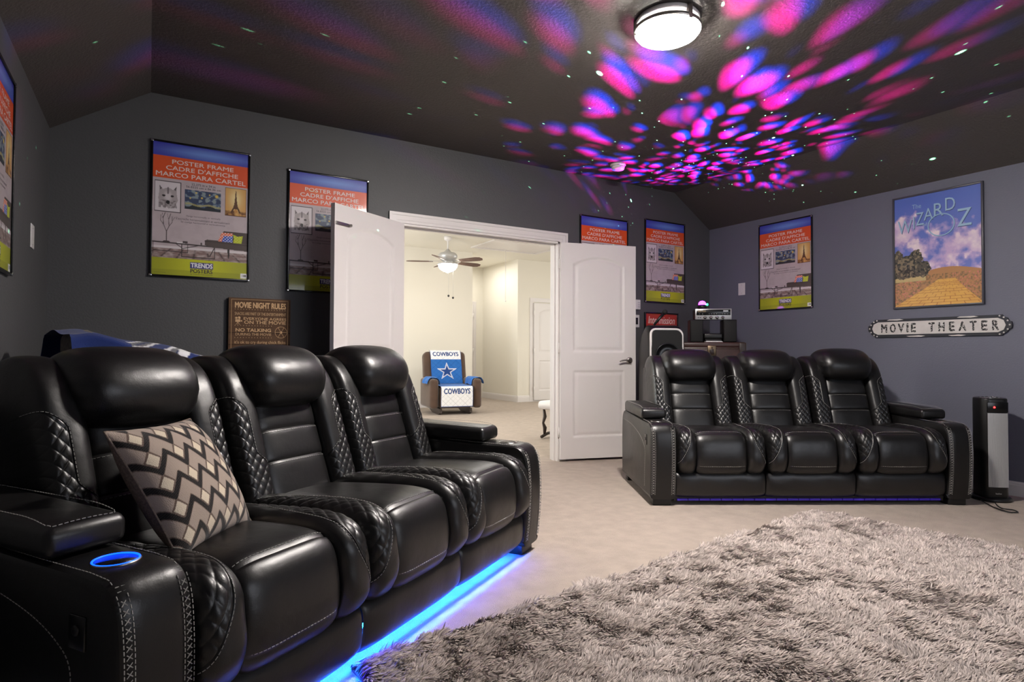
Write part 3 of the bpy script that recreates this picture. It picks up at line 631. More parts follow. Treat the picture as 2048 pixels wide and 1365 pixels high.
# movie rules plaque leaning just off the door wall
rl = empty('rules_plaque', (.672, Y0-.002, .80), 0, 'brown MOVIE NIGHT RULES wall plaque with tan lettering below the first two posters', 'wall sign')
rw_, rh_ = .405, .57
a = Art(90, 126, (94, 70, 52), 1, 1); a.mask(np.clip(a.noise(5, 40, 2)*1.3-.4, 0, 1), (66, 46, 34), .6)
for k in range(1, 7): a.rect(0, k*.142-.002, 1, k*.142+.001, (52, 36, 26))
mb = MB(); box(mb, -rw_/2, rw_/2, -.035, -.001, 0, rh_, 'walnut', .001); mb.build('box_frame', rl)
mb = MB(); art_panel(mb, a, rw_, rh_, -.0354, 'matte'); tan = (204, 168, 128)
def rt(s, x0, x1, y0, y1, b=0, c=tan): text(mb, s, (x0-.5)*rw_, (x1-.5)*rw_, rh_-y1*.405, rh_-y0*.405, -.0358, 'matte', c, b)
# y runs in plaque widths from the top edge
rt('MOVIE NIGHT RULES', .095, .925, .07, .175, .03); rt('SNACKS ARE PART OF THE ENTERTAINMENT', .095, .925, .245, .295); rt('EVERYONE AGREES', .235, .93, .33, .375, .015); rt('ON THE MOVIE', .245, .925, .385, .445, .015)
rt('NO TALKING', .11, .68, .52, .58, .03); rt('DURING THE MOVIE', .11, .685, .60, .645); rt("it's ok to cry during chick flicks", .095, .92, .73, .80); rt('always share the popcorn', .32, .90, .855, .915)
for (yy, x1_) in ((.195, .93), (.475, .72), (.68, .72)):
    n_ = int((x1_-.10)/.045)
    for k in range(n_+1): lathe(mb, [(.0004, .0006), (.0024, .0006), (.0024, 0)], 'matte', 8, mw=mw((((.10+k*.045)-.5)*rw_, -.0358, rh_-yy*.405), rx=R(90)), col=lin(tan))
def rbar(x0, x1, y0, y1): box(mb, (x0-.5)*rw_, (x1-.5)*rw_, -.0362, -.0354, rh_-y1*.405, rh_-y0*.405, 'matte', col=lin((196, 160, 118)))
rbar(.04, .046, .03, 1.37); rbar(.955, .961, .03, 1.37); rbar(.04, .961, .025, .031); rbar(.04, .961, 1.37, 1.376)
c0 = ((.845-.5)*rw_, rh_-.582*.405); ring = [(c0[0]+.040*math.cos(t), -.0358, c0[1]+.040*math.sin(t)) for t in np.linspace(0, 2*math.pi, 37)[:-1]]
tube(mb, ring, .0015, 'matte', 6, close=True, col=lin(tan)); 
for k in range(6): t = k*math.pi/3; tube(mb, [(c0[0]+.006*math.cos(t), -.0358, c0[1]+.006*math.sin(t)), (c0[0]+.039*math.cos(t), -.0358, c0[1]+.039*math.sin(t))], .0015, 'matte', 5, col=lin(tan))
lathe(mb, [(.001, .0005), (.009, .0005), (.009, 0)], 'matte', 12, mw=mw((c0[0], -.0358, c0[1]), rx=R(90)), col=lin(tan))
for (ox, oz, r_) in ((-.155, -.142, .009), (-.137, -.140, .010)): lathe(mb, [(.001, .0005), (r_, .0005), (r_, 0)], 'matte', 14, mw=mw((ox, -.0358, rh_+oz), rx=R(90)), col=lin(tan))
box(mb, -.160, -.128, -.0363, -.0355, rh_-.168, rh_-.150, 'matte', col=lin(tan)); prism(mb, [(-.128, rh_-.160), (-.117, rh_-.152), (-.117, rh_-.168)], -.0363, -.0355, 'y', 'matte', col=lin(tan))
for dx in (-.014, 0, .014): tube(mb, [(-.144, -.0358, rh_-.168), (-.144+dx, -.0358, rh_-.188)], .0014, 'matte', 5, col=lin(tan))
rt('ADMIT', .115, .20, .88, .915, 0, (160, 128, 92)); rt('POPCORN IS REQUIRED', .095, .92, 1.02, 1.12, .02)
mb.build('plaque_print', rl)

# intermission print in a black frame
ip = empty('intermission_print', (4.545, Y0, 1.06), 0, 'small black framed red Intermission print behind the tall speaker', 'framed print')
iw, ih = .44, .345
a = Art(132, 104, (182, 54, 44), 1, .78); 
a.poly([(.04, .78), (.06, .42), (.20, .30), (.30, .44), (.36, .78)], (214, 150, 92)); a.poly([(.10, .78), (.12, .48), (.22, .40), (.27, .78)], (150, 60, 44)); a.ell(.18, .33, .07, .06, (234, 200, 150))
a.poly([(.42, .56), (.52, .42), (.60, .50), (.62, .78), (.38, .78)], (46, 66, 140))
a.poly([(.66, .42), (.90, .42), (.87, .78), (.69, .78)], (226, 222, 226)); 
for k in range(4): a.rect(.685+k*.055, .44, .705+k*.055, .78, (96, 110, 170))
for k in range(6): a.ell(.68+k*.042, .41, .028, .035, (240, 232, 214))
mb = MB(); art_panel(mb, a, iw, ih, -.012, 'print'); text(mb, 'Intermission', -iw*.42, iw*.42, ih*.70, ih*.92, -.0124, 'print', (240, 214, 200), .01, shear=.012); mb.build('print_sheet', ip)
mb = MB(); x = iw/2
for (a_, b_, c_, d_) in ((-x-.012, -x, -.012, ih+.012), (x, x+.012, -.012, ih+.012), (-x, x, -.012, 0), (-x, x, ih, ih+.012)): box(mb, a_, b_, -.022, -.001, c_, d_, 'frame', .001)
mb.build('frame', ip); mb = MB(); box(mb, -x, x, -.010, -.001, 0, ih, 'blackp'); mb.build('backing', ip)

# wall plates
def plate(name, loc, rz, w_, h_, label, cat, toggles=0, rocker=False):
    e = empty(name, loc, rz, label, cat)
    mb = MB(); box(mb, -w_/2, w_/2, -.006, -.0005, -h_/2, h_/2, 'plastic_white', .002); mb.build('plate', e)
    for k in range(toggles):
        x_ = (k-(toggles-1)/2)*.046; mb = MB()
        box(mb, x_-.017, x_+.017, -.0085, -.005, -.034, .034, 'blackp', .001); mb.build('rocker_switch', e)
    for s in (-1, 1):
        mb = MB(); lathe(mb, [(.001, .0012), (.003, .001), (.0035, 0)], 'steel', 8, mw=mw((0, -.006, s*h_*.34), rx=R(90))); mb.build('screw', e)
    return e
plate('blank_wall_plate', (X0, 4.192, 1.668), R(-90), .082, .125, 'blank white wall plate on the right wall beside the far corner', 'wall plate')
plate('blank_wall_plate', (XL, 4.03, 1.597), R(90), .10, .125, 'blank white wall plate on the left wall near the corner', 'wall plate')
plate('light_switch', (4.165, Y0, 1.322), 0, .165, .125, 'white double switch plate with dark rockers beside the right door edge', 'light switch', 3)
th = empty('thermostat', (4.20, Y0, 1.487), 0, 'small white wall control above the switch plate beside the right door edge', 'wall control')
mb = MB(); box(mb, -.05, .05, -.022, -.001, -.05, .05, 'plastic_white', .006, 3); mb.build('body', th)
mb = MB(); 
for r_ in range(3):
    for c_ in range(2): box(mb, .012+c_*.016, .023+c_*.016, -.0235, -.0215, -.03+r_*.022, -.018+r_*.022, 'silver', .001)
mb.build('buttons', th)

# ------------------------------------------------------------------ corner equipment behind the far sofa
# tall leather bar trunk
tk = empty('trunk', (4.70, 4.13, 0), R(-40), 'tall brown leather trunk with studded edges and brass lock, standing behind the far sofa', 'trunk')
mb = MB(); box(mb, -.30, .30, -.20, .20, .0, 1.085, 'trunk', .012); mb.build('body', tk)
mb = MB(); box(mb, -.305, .305, -.205, .205, 1.055, 1.105, 'trunk', .010); mb.build('lid', tk)
for s in (-1, 1):
    mb = MB(); box(mb, s*.305-.004 if s > 0 else -.312, .312 if s > 0 else s*.305+.004, -.208, .208, .95, 1.10, 'brass', .003); box(mb, *sorted((s*.25, s*.309)), -.2105, -.204, .95, 1.098, 'walnut', .003); mb.build('corner_strap', tk)
mb = MB()
for z in (1.045, .955):
    for k in range(41): lathe(mb, [(.001, .003), (.0035, .002), (.004, 0)], 'brass', 6, mw=mw((-.245+k*.01225, -.205, z), rx=R(90)))
for k in range(46):
    t = k/45; lathe(mb, [(.001, .003), (.0035, .002), (.004, 0)], 'brass', 6, mw=mw((-.22+.44*t, -.203, .955-.10*math.sin(math.pi*t)), rx=R(90)))
mb.build('stud_trim', tk)
mb = MB(); box(mb, -.04, .04, -.222, -.200, .975, 1.075, 'brass', .006); box(mb, -.018, .018, -.228, -.220, .99, 1.04, 'walnut', .003); lathe(mb, [(.001, .006), (.008, .006), (.008, 0)], 'brass', 12, mw=mw((0, -.228, 1.055), rx=R(90))); mb.build('lock', tk)
TZ = 1.107; ta = R(-40); tc_ = math.cos(ta); ts_ = math.sin(ta)
def tl(x, y): return (4.70+tc_*x-ts_*y, 4.13+ts_*x+tc_*y)
for s, lb in ((-1, 'black bookshelf speaker on the trunk, left side, under the receiver'), (1, 'black bookshelf speaker on the trunk, right side, under the receiver')):
    e = empty('bookshelf_speaker', (*tl(.035+s*.155, 0), TZ), ta, lb, 'speaker', 'bookshelf speakers on the trunk')
    mb = MB(); box(mb, -.062, .062, -.09, .10, 0, .218, 'blackp', .006); mb.build('cabinet', e)
    mb = MB(); box(mb, -.058, .058, -.100, -.088, .006, .212, 'grille', .006); mb.build('grille', e)
e = empty('mini_amplifier', (*tl(.035, .01), TZ), ta, 'low black audio unit sitting between the two bookshelf speakers', 'audio unit')
mb = MB(); box(mb, -.085, .085, -.10, .09, .035, .085, 'blackp', .010, 3); mb.build('body', e)
mb = MB(); box(mb, -.075, .075, -.105, .08, .0, .034, 'darkfab', .004); mb.build('base', e)
mb = MB(); box(mb, -.082, .078, -.175, -.115, 0, .006, 'plastic_white', .001); box(mb, -.075, .07, -.17, -.118, .006, .012, 'silver', .001)
mb.build('paper_stack', label='small pile of papers on the trunk in front of the low black audio unit', cat='papers', loc=None); pp = bpy.data.objects['paper_stack']; pp.location = (*tl(.03, .0), TZ); pp.rotation_euler[2] = ta
# vintage style receiver across the speakers
rc = empty('stereo_receiver', (*tl(.035, .0), TZ+.219), ta, 'vintage silver-fronted stereo receiver on top of the two bookshelf speakers', 'stereo receiver', sc=(.83, .83, .80))
mb = MB(); box(mb, -.20, .20, -.10, .12, .006, .125, 'walnut', .004); mb.build('cabinet', rc)
mb = MB(); box(mb, -.203, .203, -.112, -.098, .0, .130, 'silver', .003); mb.build('front_plate', rc)
mb = MB(); box(mb, -.190, .190, -.1145, -.110, .052, .120, 'frame', .001)
for (x0_, x1_) in ((-.172, -.135), (-.125, -.085)): box(mb, x0_, x1_, -.1155, -.1140, .090, .108, 'red_led' if False else 'brass')
box(mb, .11, .165, -.1155, -.1140, .094, .110, 'silver'); mb.build('dial_window', rc)
for x_ in (-.155, -.12, -.045, -.018, .009, .036, .10, .128, .156):
    mb = MB(); tube(mb, [(x_, -.114, .066), (x_-.004, -.126, .070)], .004, 'silver', 8); mb.build('toggle', rc)
for x_ in (-.095, -.028, .040, .105):
    mb = MB(); lathe(mb, [(.001, .024), (.012, .024), (.014, .010), (.017, .008), (.017, 0)], 'steel', 18, mw=mw((x_, -.112, .024), rx=R(90))); mb.build('knob', rc)
for x_ in (-.17, -.145):
    mb = MB(); lathe(mb, [(.001, .003), (.005, .003), (.005, 0)], 'frame', 10, mw=mw((x_, -.112, .024), rx=R(90))); mb.build('jack', rc)
# star projector on the receiver
PZ = TZ+.219+.1052; px_, py_ = tl(-.055, 0)
pr = empty('star_projector', (px_, py_, PZ), ta, 'small star projector glowing violet on top of the receiver', 'projector')
mb = MB(); lathe(mb, [(.001, 0), (.040, 0), (.046, .012), (.046, .035), (.036, .044), (.001, .044)], 'blackp', 28); mb.build('base', pr)
mb = MB(); lathe(mb, [(.036, .040), (.036, .052), (.032, .066), (.022, .077), (.010, .082), (.001, .083)], 'proj', 28); mb.build('lens_dome', pr)
mb = MB(); lathe(mb, [(.001, .012), (.008, .012), (.010, 0)], 'green', 14, mw=mw((.045, -.012, .044), rx=R(60))); mb.build('laser_lens', pr)

# karaoke tower speaker with microphone
ks = empty('tower_speaker', (4.06, 4.12, 0), R(-26), 'tall glossy black party speaker with a white rim behind the far sofa', 'speaker', sc=(1, 1, 1.025))
def rrect(x0, x1, z0, z1, r, n=6):
    P = []
    for (cx, cz, a0) in ((x1-r, z1-r, 0), (x0+r, z1-r, 90), (x0+r, z0+r, 180), (x1-r, z0+r, 270)):
        for k in range(n+1): t = R(a0+90*k/n); P.append((cx+r*math.cos(t), cz+r*math.sin(t)))
    return P
side = [(-.17, .03), (-.18, .5), (-.175, 1.02), (-.15, 1.16), (-.11, 1.21), (-.03, 1.225), (.10, 1.15), (.17, 1.02), (.20, .80), (.19, .45), (.15, .12), (.12, .03)]
mb = MB(); prism(mb, side, -.165, .165, 'x', 'blackp', .045, seg=4, smooth=True); mb.build('cabinet', ks)
ri = rrect(-.145, .145, .10, 1.185, .05); 
mb = MB(); tube(mb, [(x_, -.172-.008*math.sin((z_-.1)/1.1*math.pi)+.035*max(0, (z_-1.0)/.19)**2, z_) for x_, z_ in ri], .011, 'plastic_white', 8, close=True); mb.build('rim', ks)
mb = MB(); prism(mb, [(a_*.95, .64+(b_-.64)*.975) for a_, b_ in ri], -.178, -.165, 'y', 'grille', .004); mb.build('front_grille', ks)
for z_, r_ in ((.95, .115), (.60, .125), (.27, .10)):
    mb = MB(); lathe(mb, [(.001, .010), (r_*.25, .012), (r_*.3, .002), (r_*.85, .008), (r_*.95, .016), (r_, .014), (r_, 0)], 'frame', 36, mw=mw((0, -.176, z_), rx=R(90))); mb.build('driver', ks)
mb = MB()
for s in (-1, 1): lathe(mb, [(.001, -.03), (.03, -.03), (.03, .03), (.001, .03)], 'blackp', 16, mw=mw((s*.12, .12, .03), ry=R(90)))
mb.build('wheels', ks)
mi = empty('microphone', (3.965, 4.11, 1.258), R(-32), 'black microphone leaning up from the top of the tall party speaker', 'microphone')
mb = MB(); tube(mb, [(0, 0, .0), (.045, 0, .055), (.085, 0, .10)], .012, 'blackp', 12, rs=[.011, .013, .016]); mb.build('handle', mi)
mb = MB(); bm = bmesh.new(); bmesh.ops.create_icosphere(bm, subdivisions=3, radius=.024); v, f = bm_vf(bm); mb.add(v+np.array([.100, 0, .117]), f, 'grille', True); mb.build('mic_head', mi)
# tower heater
ht = empty('tower_heater', (5.005, 1.93, 0), R(-40), 'slim black tower heater with silver grille and red light beside the far sofa', 'heater')
mb = MB(); lathe(mb, [(.001, 0), (.115, 0), (.12, .012), (.11, .025), (.001, .028)], 'blackp', 36); mb.build('base', ht)
def rsec(x, y, r): return rrect(-x, x, -y, y, r)
mb = MB(); prism(mb, rsec(.083, .085, .05), .02, .70, 'z', 'blackp', .010, seg=3, smooth=True); mb.build('housing', ht)
mb = MB()
n_ = 26; v = []; f = []
for j, z_ in enumerate((.10, .60)):
    for k in range(n_*4+1):
        t = k/(n_*4); x_ = -.062+.124*t; v.append((x_, -.0885-.006*math.sin(math.pi*t)-(.0018 if k % 4 in (1, 2) else 0), z_))
m_ = n_*4+1; f = [(k, k+1, m_+k+1, m_+k) for k in range(m_-1)]; mb.add(v, f, 'silver'); mb.build('grille', ht)
mb = MB(); box(mb, -.064, .064, -.0915, -.083, .605, .675, 'frame', .003); mb.build('display_band', ht)
mb = MB(); lathe(mb, [(.001, .003), (.0055, .002), (.006, 0)], 'red_led', 12, mw=mw((-.022, -.0915, .640), rx=R(90))); mb.build('indicator_light', ht)
tp = rsec(.074, .076, .045)
mb = MB(); tube(mb, [(a_, b_, .701) for a_, b_ in tp], .0035, 'chrome', 6, close=True); mb.build('top_rim', ht)
mb = MB(); prism(mb, [(a_*.96, b_*.96) for a_, b_ in tp], .699, .7015, 'z', 'frame')
for (a_, b_) in ((-.04, .03), (-.012, .035), (.02, .03), (.045, .02), (0, 0), (-.03, -.03), (.01, -.035), (.04, -.03)): lathe(mb, [(.001, .001), (.0055, .001), (.0055, 0)], 'silver', 10, mw=mw((a_, b_, .7015)))
mb.build('control_panel', ht)
mb = MB(); text(mb, 'lasko', -.018, .018, .052, .062, -.0895, 'silver', None, .02); mb.build('badge', ht)
mb = MB(); P = spline([(4.86, 1.93, .010), (4.78, 1.86, .008), (4.70, 1.78, .008), (4.66, 1.70, .008), (4.70, 1.67, .008), (4.745, 1.71, .008), (4.73, 1.76, .008), (4.79, 1.81, .008), (4.86, 1.85, .010)], 60)
tube(mb, P, .004, 'blackp', 6); mb.build('power_cord', label='black power cord looping on the carpet in front of the tower heater', cat='cord')
# unseen projection screen behind the camera, added to go with the fill light
ps = empty('projection_screen', (2.6, YF+.02, .75), R(180), 'unseen pale projection screen, added on the wall facing the sofas', 'projection screen')
mb = MB(); box(mb, -1.25, 1.25, -.004, 0, 0, 1.4, 'screen'); mb.build('screen', ps)
mb = MB(); 
for (a_, b_, c_, d_) in ((-1.3, -1.25, -.05, 1.45), (1.25, 1.3, -.05, 1.45), (-1.25, 1.25, -.05, 0), (-1.25, 1.25, 1.4, 1.45)): box(mb, a_, b_, -.015, .015, c_, d_, 'frame')
mb.build('frame', ps)

# ------------------------------------------------------------------ power reclining sofas
SW, HW, AW = .60, .2975, .165           # seat pitch, half seat, arm width
class Prof:
    def __init__(s, pts, sub=400):
        s.P = spline(pts, sub); d = np.gradient(s.P, axis=0); d /= np.linalg.norm(d, axis=1)[:, None]
        s.N = np.stack([-d[:, 1], d[:, 0]], 1)
        L = np.r_[0, np.cumsum(np.hypot(*np.diff(s.P, axis=0).T))]; s.L = L[-1]; s.t = L/L[-1]
    def at(s, v):
        return (np.interp(v, s.t, s.P[:, 0]), np.interp(v, s.t, s.P[:, 1]), np.interp(v, s.t, s.N[:, 0]), np.interp(v, s.t, s.N[:, 1]))
    def pos(s, u, v, h):
        y, z, ny, nz = s.at(v); return np.stack([u+0*y, y+ny*h, z+nz*h], -1)
    def v_at(s, axis, val):
        i = np.argmin(np.abs(s.P[:, axis]-val)); return s.t[i]
def patch(mb, pf, bl, br, v0, v1, nu, nv, hf, m='leather', side=1, flip=False):
    v = np.linspace(v0, v1, nv); s = np.linspace(0, 1, nu); s = .55*s+.45*(1-np.cos(math.pi*s))/2
    a, b = np.broadcast_to(bl(v), v.shape), np.broadcast_to(br(v), v.shape)
    U = a[:, None]+(b-a)[:, None]*s; V = np.tile(v[:, None], (1, nu)); T = np.tile(((v-v0)/(v1-v0))[:, None], (1, nu)); S = np.tile(s, (nv, 1))
    Hh = hf(U, V, S, T); p = pf.pos(side*U, V, Hh).reshape(-1, 3); f = grid_faces(nu, nv)
    if (side > 0) != flip: f = f[:, ::-1]
    mb.add(p, f, m, True)
sstep = lambda a, b, x: (lambda t: t*t*(3-2*t))(np.clip((x-a)/(b-a), 0, 1))
def stitches(mb, P, r=.0011, dash=.0078, gap=.0042, m='thread'):
    P = np.asarray(P); d = np.r_[0, np.cumsum(np.linalg.norm(np.diff(P, axis=0), axis=1))]; L = d[-1]; s = 0
    at = lambda q: np.array([np.interp(q, d, P[:, i]) for i in range(3)])
    V = []; F = []
    while s+dash < L:
        a, b = at(s), at(s+dash); t = b-a; t /= np.linalg.norm(t)+1e-9; n = np.cross(t, [.3, .5, .8]); n /= np.linalg.norm(n)+1e-9; c = np.cross(t, n); k = len(V)
        for p, q in ((a, .7), (b, .7)):
            for e, g in ((n, 1), (c, 1), (n, -1), (c, -1)): V.append(p+e*g*r)
        F += [(k+i, k+(i+1) % 4, k+4+(i+1) % 4, k+4+i) for i in range(4)]+[(k+3, k+2, k+1, k), (k+4, k+5, k+6, k+7)]
        s += dash+gap
    if V: mb.add(np.array(V), F, m)
def quilt(U, V, cu=.037, cv=.046, d=.0048):
    p, q = U/cu+V/cv, U/cu-V/cv
    return d*(np.abs(np.sin(math.pi*p))*np.abs(np.sin(math.pi*q)))**.42
def sline(out, P, **k):
    mb = MB(); stitches(mb, P, **k); out.append(('stitch_line', mb.mesh('stitch_line')))
# seat
sp = Prof([(.20, .415), (.02, .438), (-.18, .452), (-.32, .457), (-.405, .449), (-.442, .424), (-.458, .375), (-.464, .31), (-.452, .245), (-.41, .212)][::-1])
# after reversal v=0 is the tucked front bottom, v=1 the back; normals point out/up
if sp.at(.9)[3] < 0: sp.N *= -1
vs_ = lambda v: np.clip(v, 0, 1)
V_LOW = sp.v_at(1, .262); V_FR = sp.t[np.argmin(np.abs(sp.P[:, 0]+.420)+10*(sp.P[:, 1] < .40))]
cw = lambda v: .170-.020*v+0*v
def q_seat(v):                                   # width of the quilted corner panel
    return .098*(sstep(.10, .34, v)**.55)*(1-sstep(.40, .95, v))**.62+.0001
def h_bolster(U, V):
    a = np.clip((np.abs(U)-cw(V))/(HW-cw(V)), 0, 1)
    return .050*(np.clip(1-np.abs(2*a-1)**3.0, 0, 1))**.5*(.35+.65*sstep(0, .12, V))-.030*a**7
def g_line(U, c, w_=.004, d=.004): return -d*np.exp(-((U-c)/w_)**2)
def seat_meshes():
    out = []
    def hc(U, V, S, T):
        e = np.clip(1-np.abs(U/cw(V))**5, 0, 1)**.5
        return .028*e+.006*np.clip(1-np.abs(2*T-1)**34, 0, 1)**.5
    mb = MB(); patch(mb, sp, lambda v: -cw(v), cw, V_FR, 1, 60, 70, hc); out.append(('seat_cushion', mb.mesh('seat_cushion')))
    def hfr(U, V, S, T):
        e = np.clip(1-np.abs(U/cw(V))**5, 0, 1)**.5
        return .028*e+.006*np.clip(1-np.abs(2*np.clip(T, .5, 1)-1)**34, 0, 1)**.5-.0035*np.exp(-((V-V_LOW)/.006)**2)
    mb = MB(); patch(mb, sp, lambda v: -cw(v), cw, 0, V_FR, 60, 60, hfr); out.append(('seat_front', mb.mesh('seat_front')))
    for s in (-1, 1):
        bd = lambda v: HW-q_seat(v)
        hb = lambda U, V, S, T: h_bolster(U, V)+g_line(U, HW-q_seat(V))+.0015*np.sin(V*60+U*30)
        mb = MB(); patch(mb, sp, cw, bd, 0, 1, 36, 110, hb, side=s); out.append(('side_bolster', mb.mesh('side_bolster')))
        hq = lambda U, V, S, T: h_bolster(U, V)+(quilt(U*s*s, V*sp.L)-.003)*np.clip(S*14, 0, 1)*np.clip((1-T)*14, 0, 1)*np.clip(T*14, 0, 1)
        mb = MB(); patch(mb, sp, bd, lambda v: HW+0*v, .10, .95, 54, 260, hq, side=s); out.append(('quilted_panel', mb.mesh('quilted_panel')))
    mb = MB()
    for s in (-1, 1):
        v = np.linspace(.105, .94, 260); u = HW-q_seat(v)-.006; sline(out, sp.pos(s*u, v, h_bolster(u, v)+.0008))
    u = np.linspace(-.155, .155, 80); e = np.clip(1-np.abs(u/cw(V_FR))**5, 0, 1)**.5
    for dv in (.011,): sline(out, sp.pos(u, np.full(80, V_FR+dv), .028*e+.006*.9+.0012))
    sline(out, sp.pos(u, np.full(80, V_LOW+.008), .028*e+.006+.0002))
    return out
# backrest
bp = Prof([(.085, .40), (.105, .47), (.135, .56), (.165, .65), (.195, .74), (.222, .81), (.248, .862), (.285, .900), (.335, .920), (.39, .914), (.44, .880)])
if bp.at(.3)[2] > 0: bp.N *= -1
vz = lambda z: float(np.interp(z, bp.P[:np.argmax(bp.P[:, 1]), 1], bp.t[:np.argmax(bp.P[:, 1])]))
zb = lambda v: np.interp(v, bp.t, bp.P[:, 1])+(v > bp.t[np.argmax(bp.P[:, 1])])*.3
cb = lambda v: .158-.012*v
VS1, VS2, VHR = vz(.690), vz(.575), vz(.80)
def q_back(v):
    z = zb(v); full = HW-cb(v)
    q = .072*(1-sstep(.760, .826, z))**.6
    return q+(full-q)*(1-sstep(.545, .625, z))
def h_wing(U, V):
    a = np.clip((np.abs(U)-cb(V))/(HW-cb(V)), 0, 1)
    return .060*(np.clip(1-np.abs(2*a-1)**3.6, 0, 1))**.5-.12*a**16
def back_meshes():
    out = []
    segs = [(0, VS2), (VS2, VS1), (VS1, vz(.905))]
    for v0, v1 in segs:
        def hc(U, V, S, T):
            e = np.clip(1-np.abs(U/cb(V))**4, 0, 1)**.5
            return .034*e+.008*np.clip(1-np.abs(2*T-1)**5, 0, 1)**.5-.008
        mb = MB(); patch(mb, bp, lambda v: -cb(v), cb, v0, v1, 50, 30, hc); out.append(('lumbar_pad', mb.mesh('lumbar_pad')))
    for s in (-1, 1):
        bd = lambda v: np.minimum(np.maximum(HW-q_back(v), cb(v)), HW)
        hb = lambda U, V, S, T: h_wing(U, V)+g_line(U, HW-q_back(V))
        mb = MB(); patch(mb, bp, cb, bd, vz(.55), 1, 40, 120, hb, side=s); out.append(('wing_bolster', mb.mesh('wing_bolster')))
        hq = lambda U, V, S, T: h_wing(U, V)+(quilt(U, V*bp.L, .036, .045, .0046)-.003)*np.clip(S*12, 0, 1)*np.clip((1-T)*20, 0, 1)
        mb = MB(); patch(mb, bp, bd, lambda v: HW+0*v, 0, vz(.827), 64, 300, hq, side=s); out.append(('quilted_wing', mb.mesh('quilted_wing')))
    mb = MB()
    for s in (-1, 1):
        v = np.linspace(vz(.575), vz(.825), 200); u = HW-q_back(v)-.005; sline(out, bp.pos(s*u, v, h_wing(u, v)+.001))
    u = np.linspace(-.148, .148, 70); e = np.clip(1-np.abs(u/cb(.5))**4, 0, 1)**.5
    for vv in (VS1, VS2): sline(out, bp.pos(u, np.full(70, vv-.014), .034*e+.008*.8-.008+.0012))
    # shell behind the upholstery
    mb = MB(); prism(mb, [(.16, .10), (.19, .42), (.245, .60), (.30, .76), (.335, .83), (.37, .872), (.41, .888), (.45, .880), (.472, .83), (.472, .10)], -HW+.002, HW-.002, 'x', 'leather', .012, smooth=False); out.append(('back_shell', mb.mesh('back_shell')))
    return out
def headrest_mesh():
    sec = spline([(.245, .782), (.165, .785), (.118, .825), (.105, .90), (.135, .968), (.205, 1.018), (.30, 1.030), (.385, 1.005), (.435, .955), (.41, .89), (.33, .83)], 66, closed=True)
    c = np.array([.275, .905]); n = len(sec); nx = 61; xs = np.sin(np.linspace(-math.pi/2, math.pi/2, nx)); V = []
    for x in xs:
        k = (1-abs(x)**7)**.5*.9+.1*(1-abs(x)**2)
        sag = 1+.04*(1-x*x); V += [(x*(.208-.004*abs(p[1]-c[1])/.12), c[0]+(p[0]-c[0])*k*sag, c[1]+(p[1]-c[1])*max(k, .0)) for p in sec]
    V = np.array(V); f = []
    for i in range(nx-1):
        for j in range(n): f.append((i*n+j, i*n+(j+1) % n, (i+1)*n+(j+1) % n, (i+1)*n+j))
    # small gathers near the ends
    g = np.exp(-((np.abs(V[:, 0])-.185)/.018)**2)*np.sin(V[:, 2]*150)*.0022; V[:, 1] -= g
    mb = MB(); mb.add(V, f, 'leather', True)
    return mb.mesh('headrest')
def footrest_mesh():
    fp_ = Prof([(-.39, .225), (-.43, .222), (-.456, .195), (-.462, .14), (-.455, .085), (-.43, .052)][::-1])
    if fp_.at(.5)[2] > 0: fp_.N *= -1
    mb = MB(); hf = lambda U, V, S, T: .020*np.clip(1-np.abs(U/HW)**5, 0, 1)**.5*(.6+.4*np.sin(math.pi*T))-.010+.0018*np.sin(U*28+V*3)*np.sin(V*5)
    patch(mb, fp_, lambda v: -HW+0*v, lambda v: HW+0*v, 0, 1, 60, 40, hf, m='leather'); return mb.mesh('footrest')
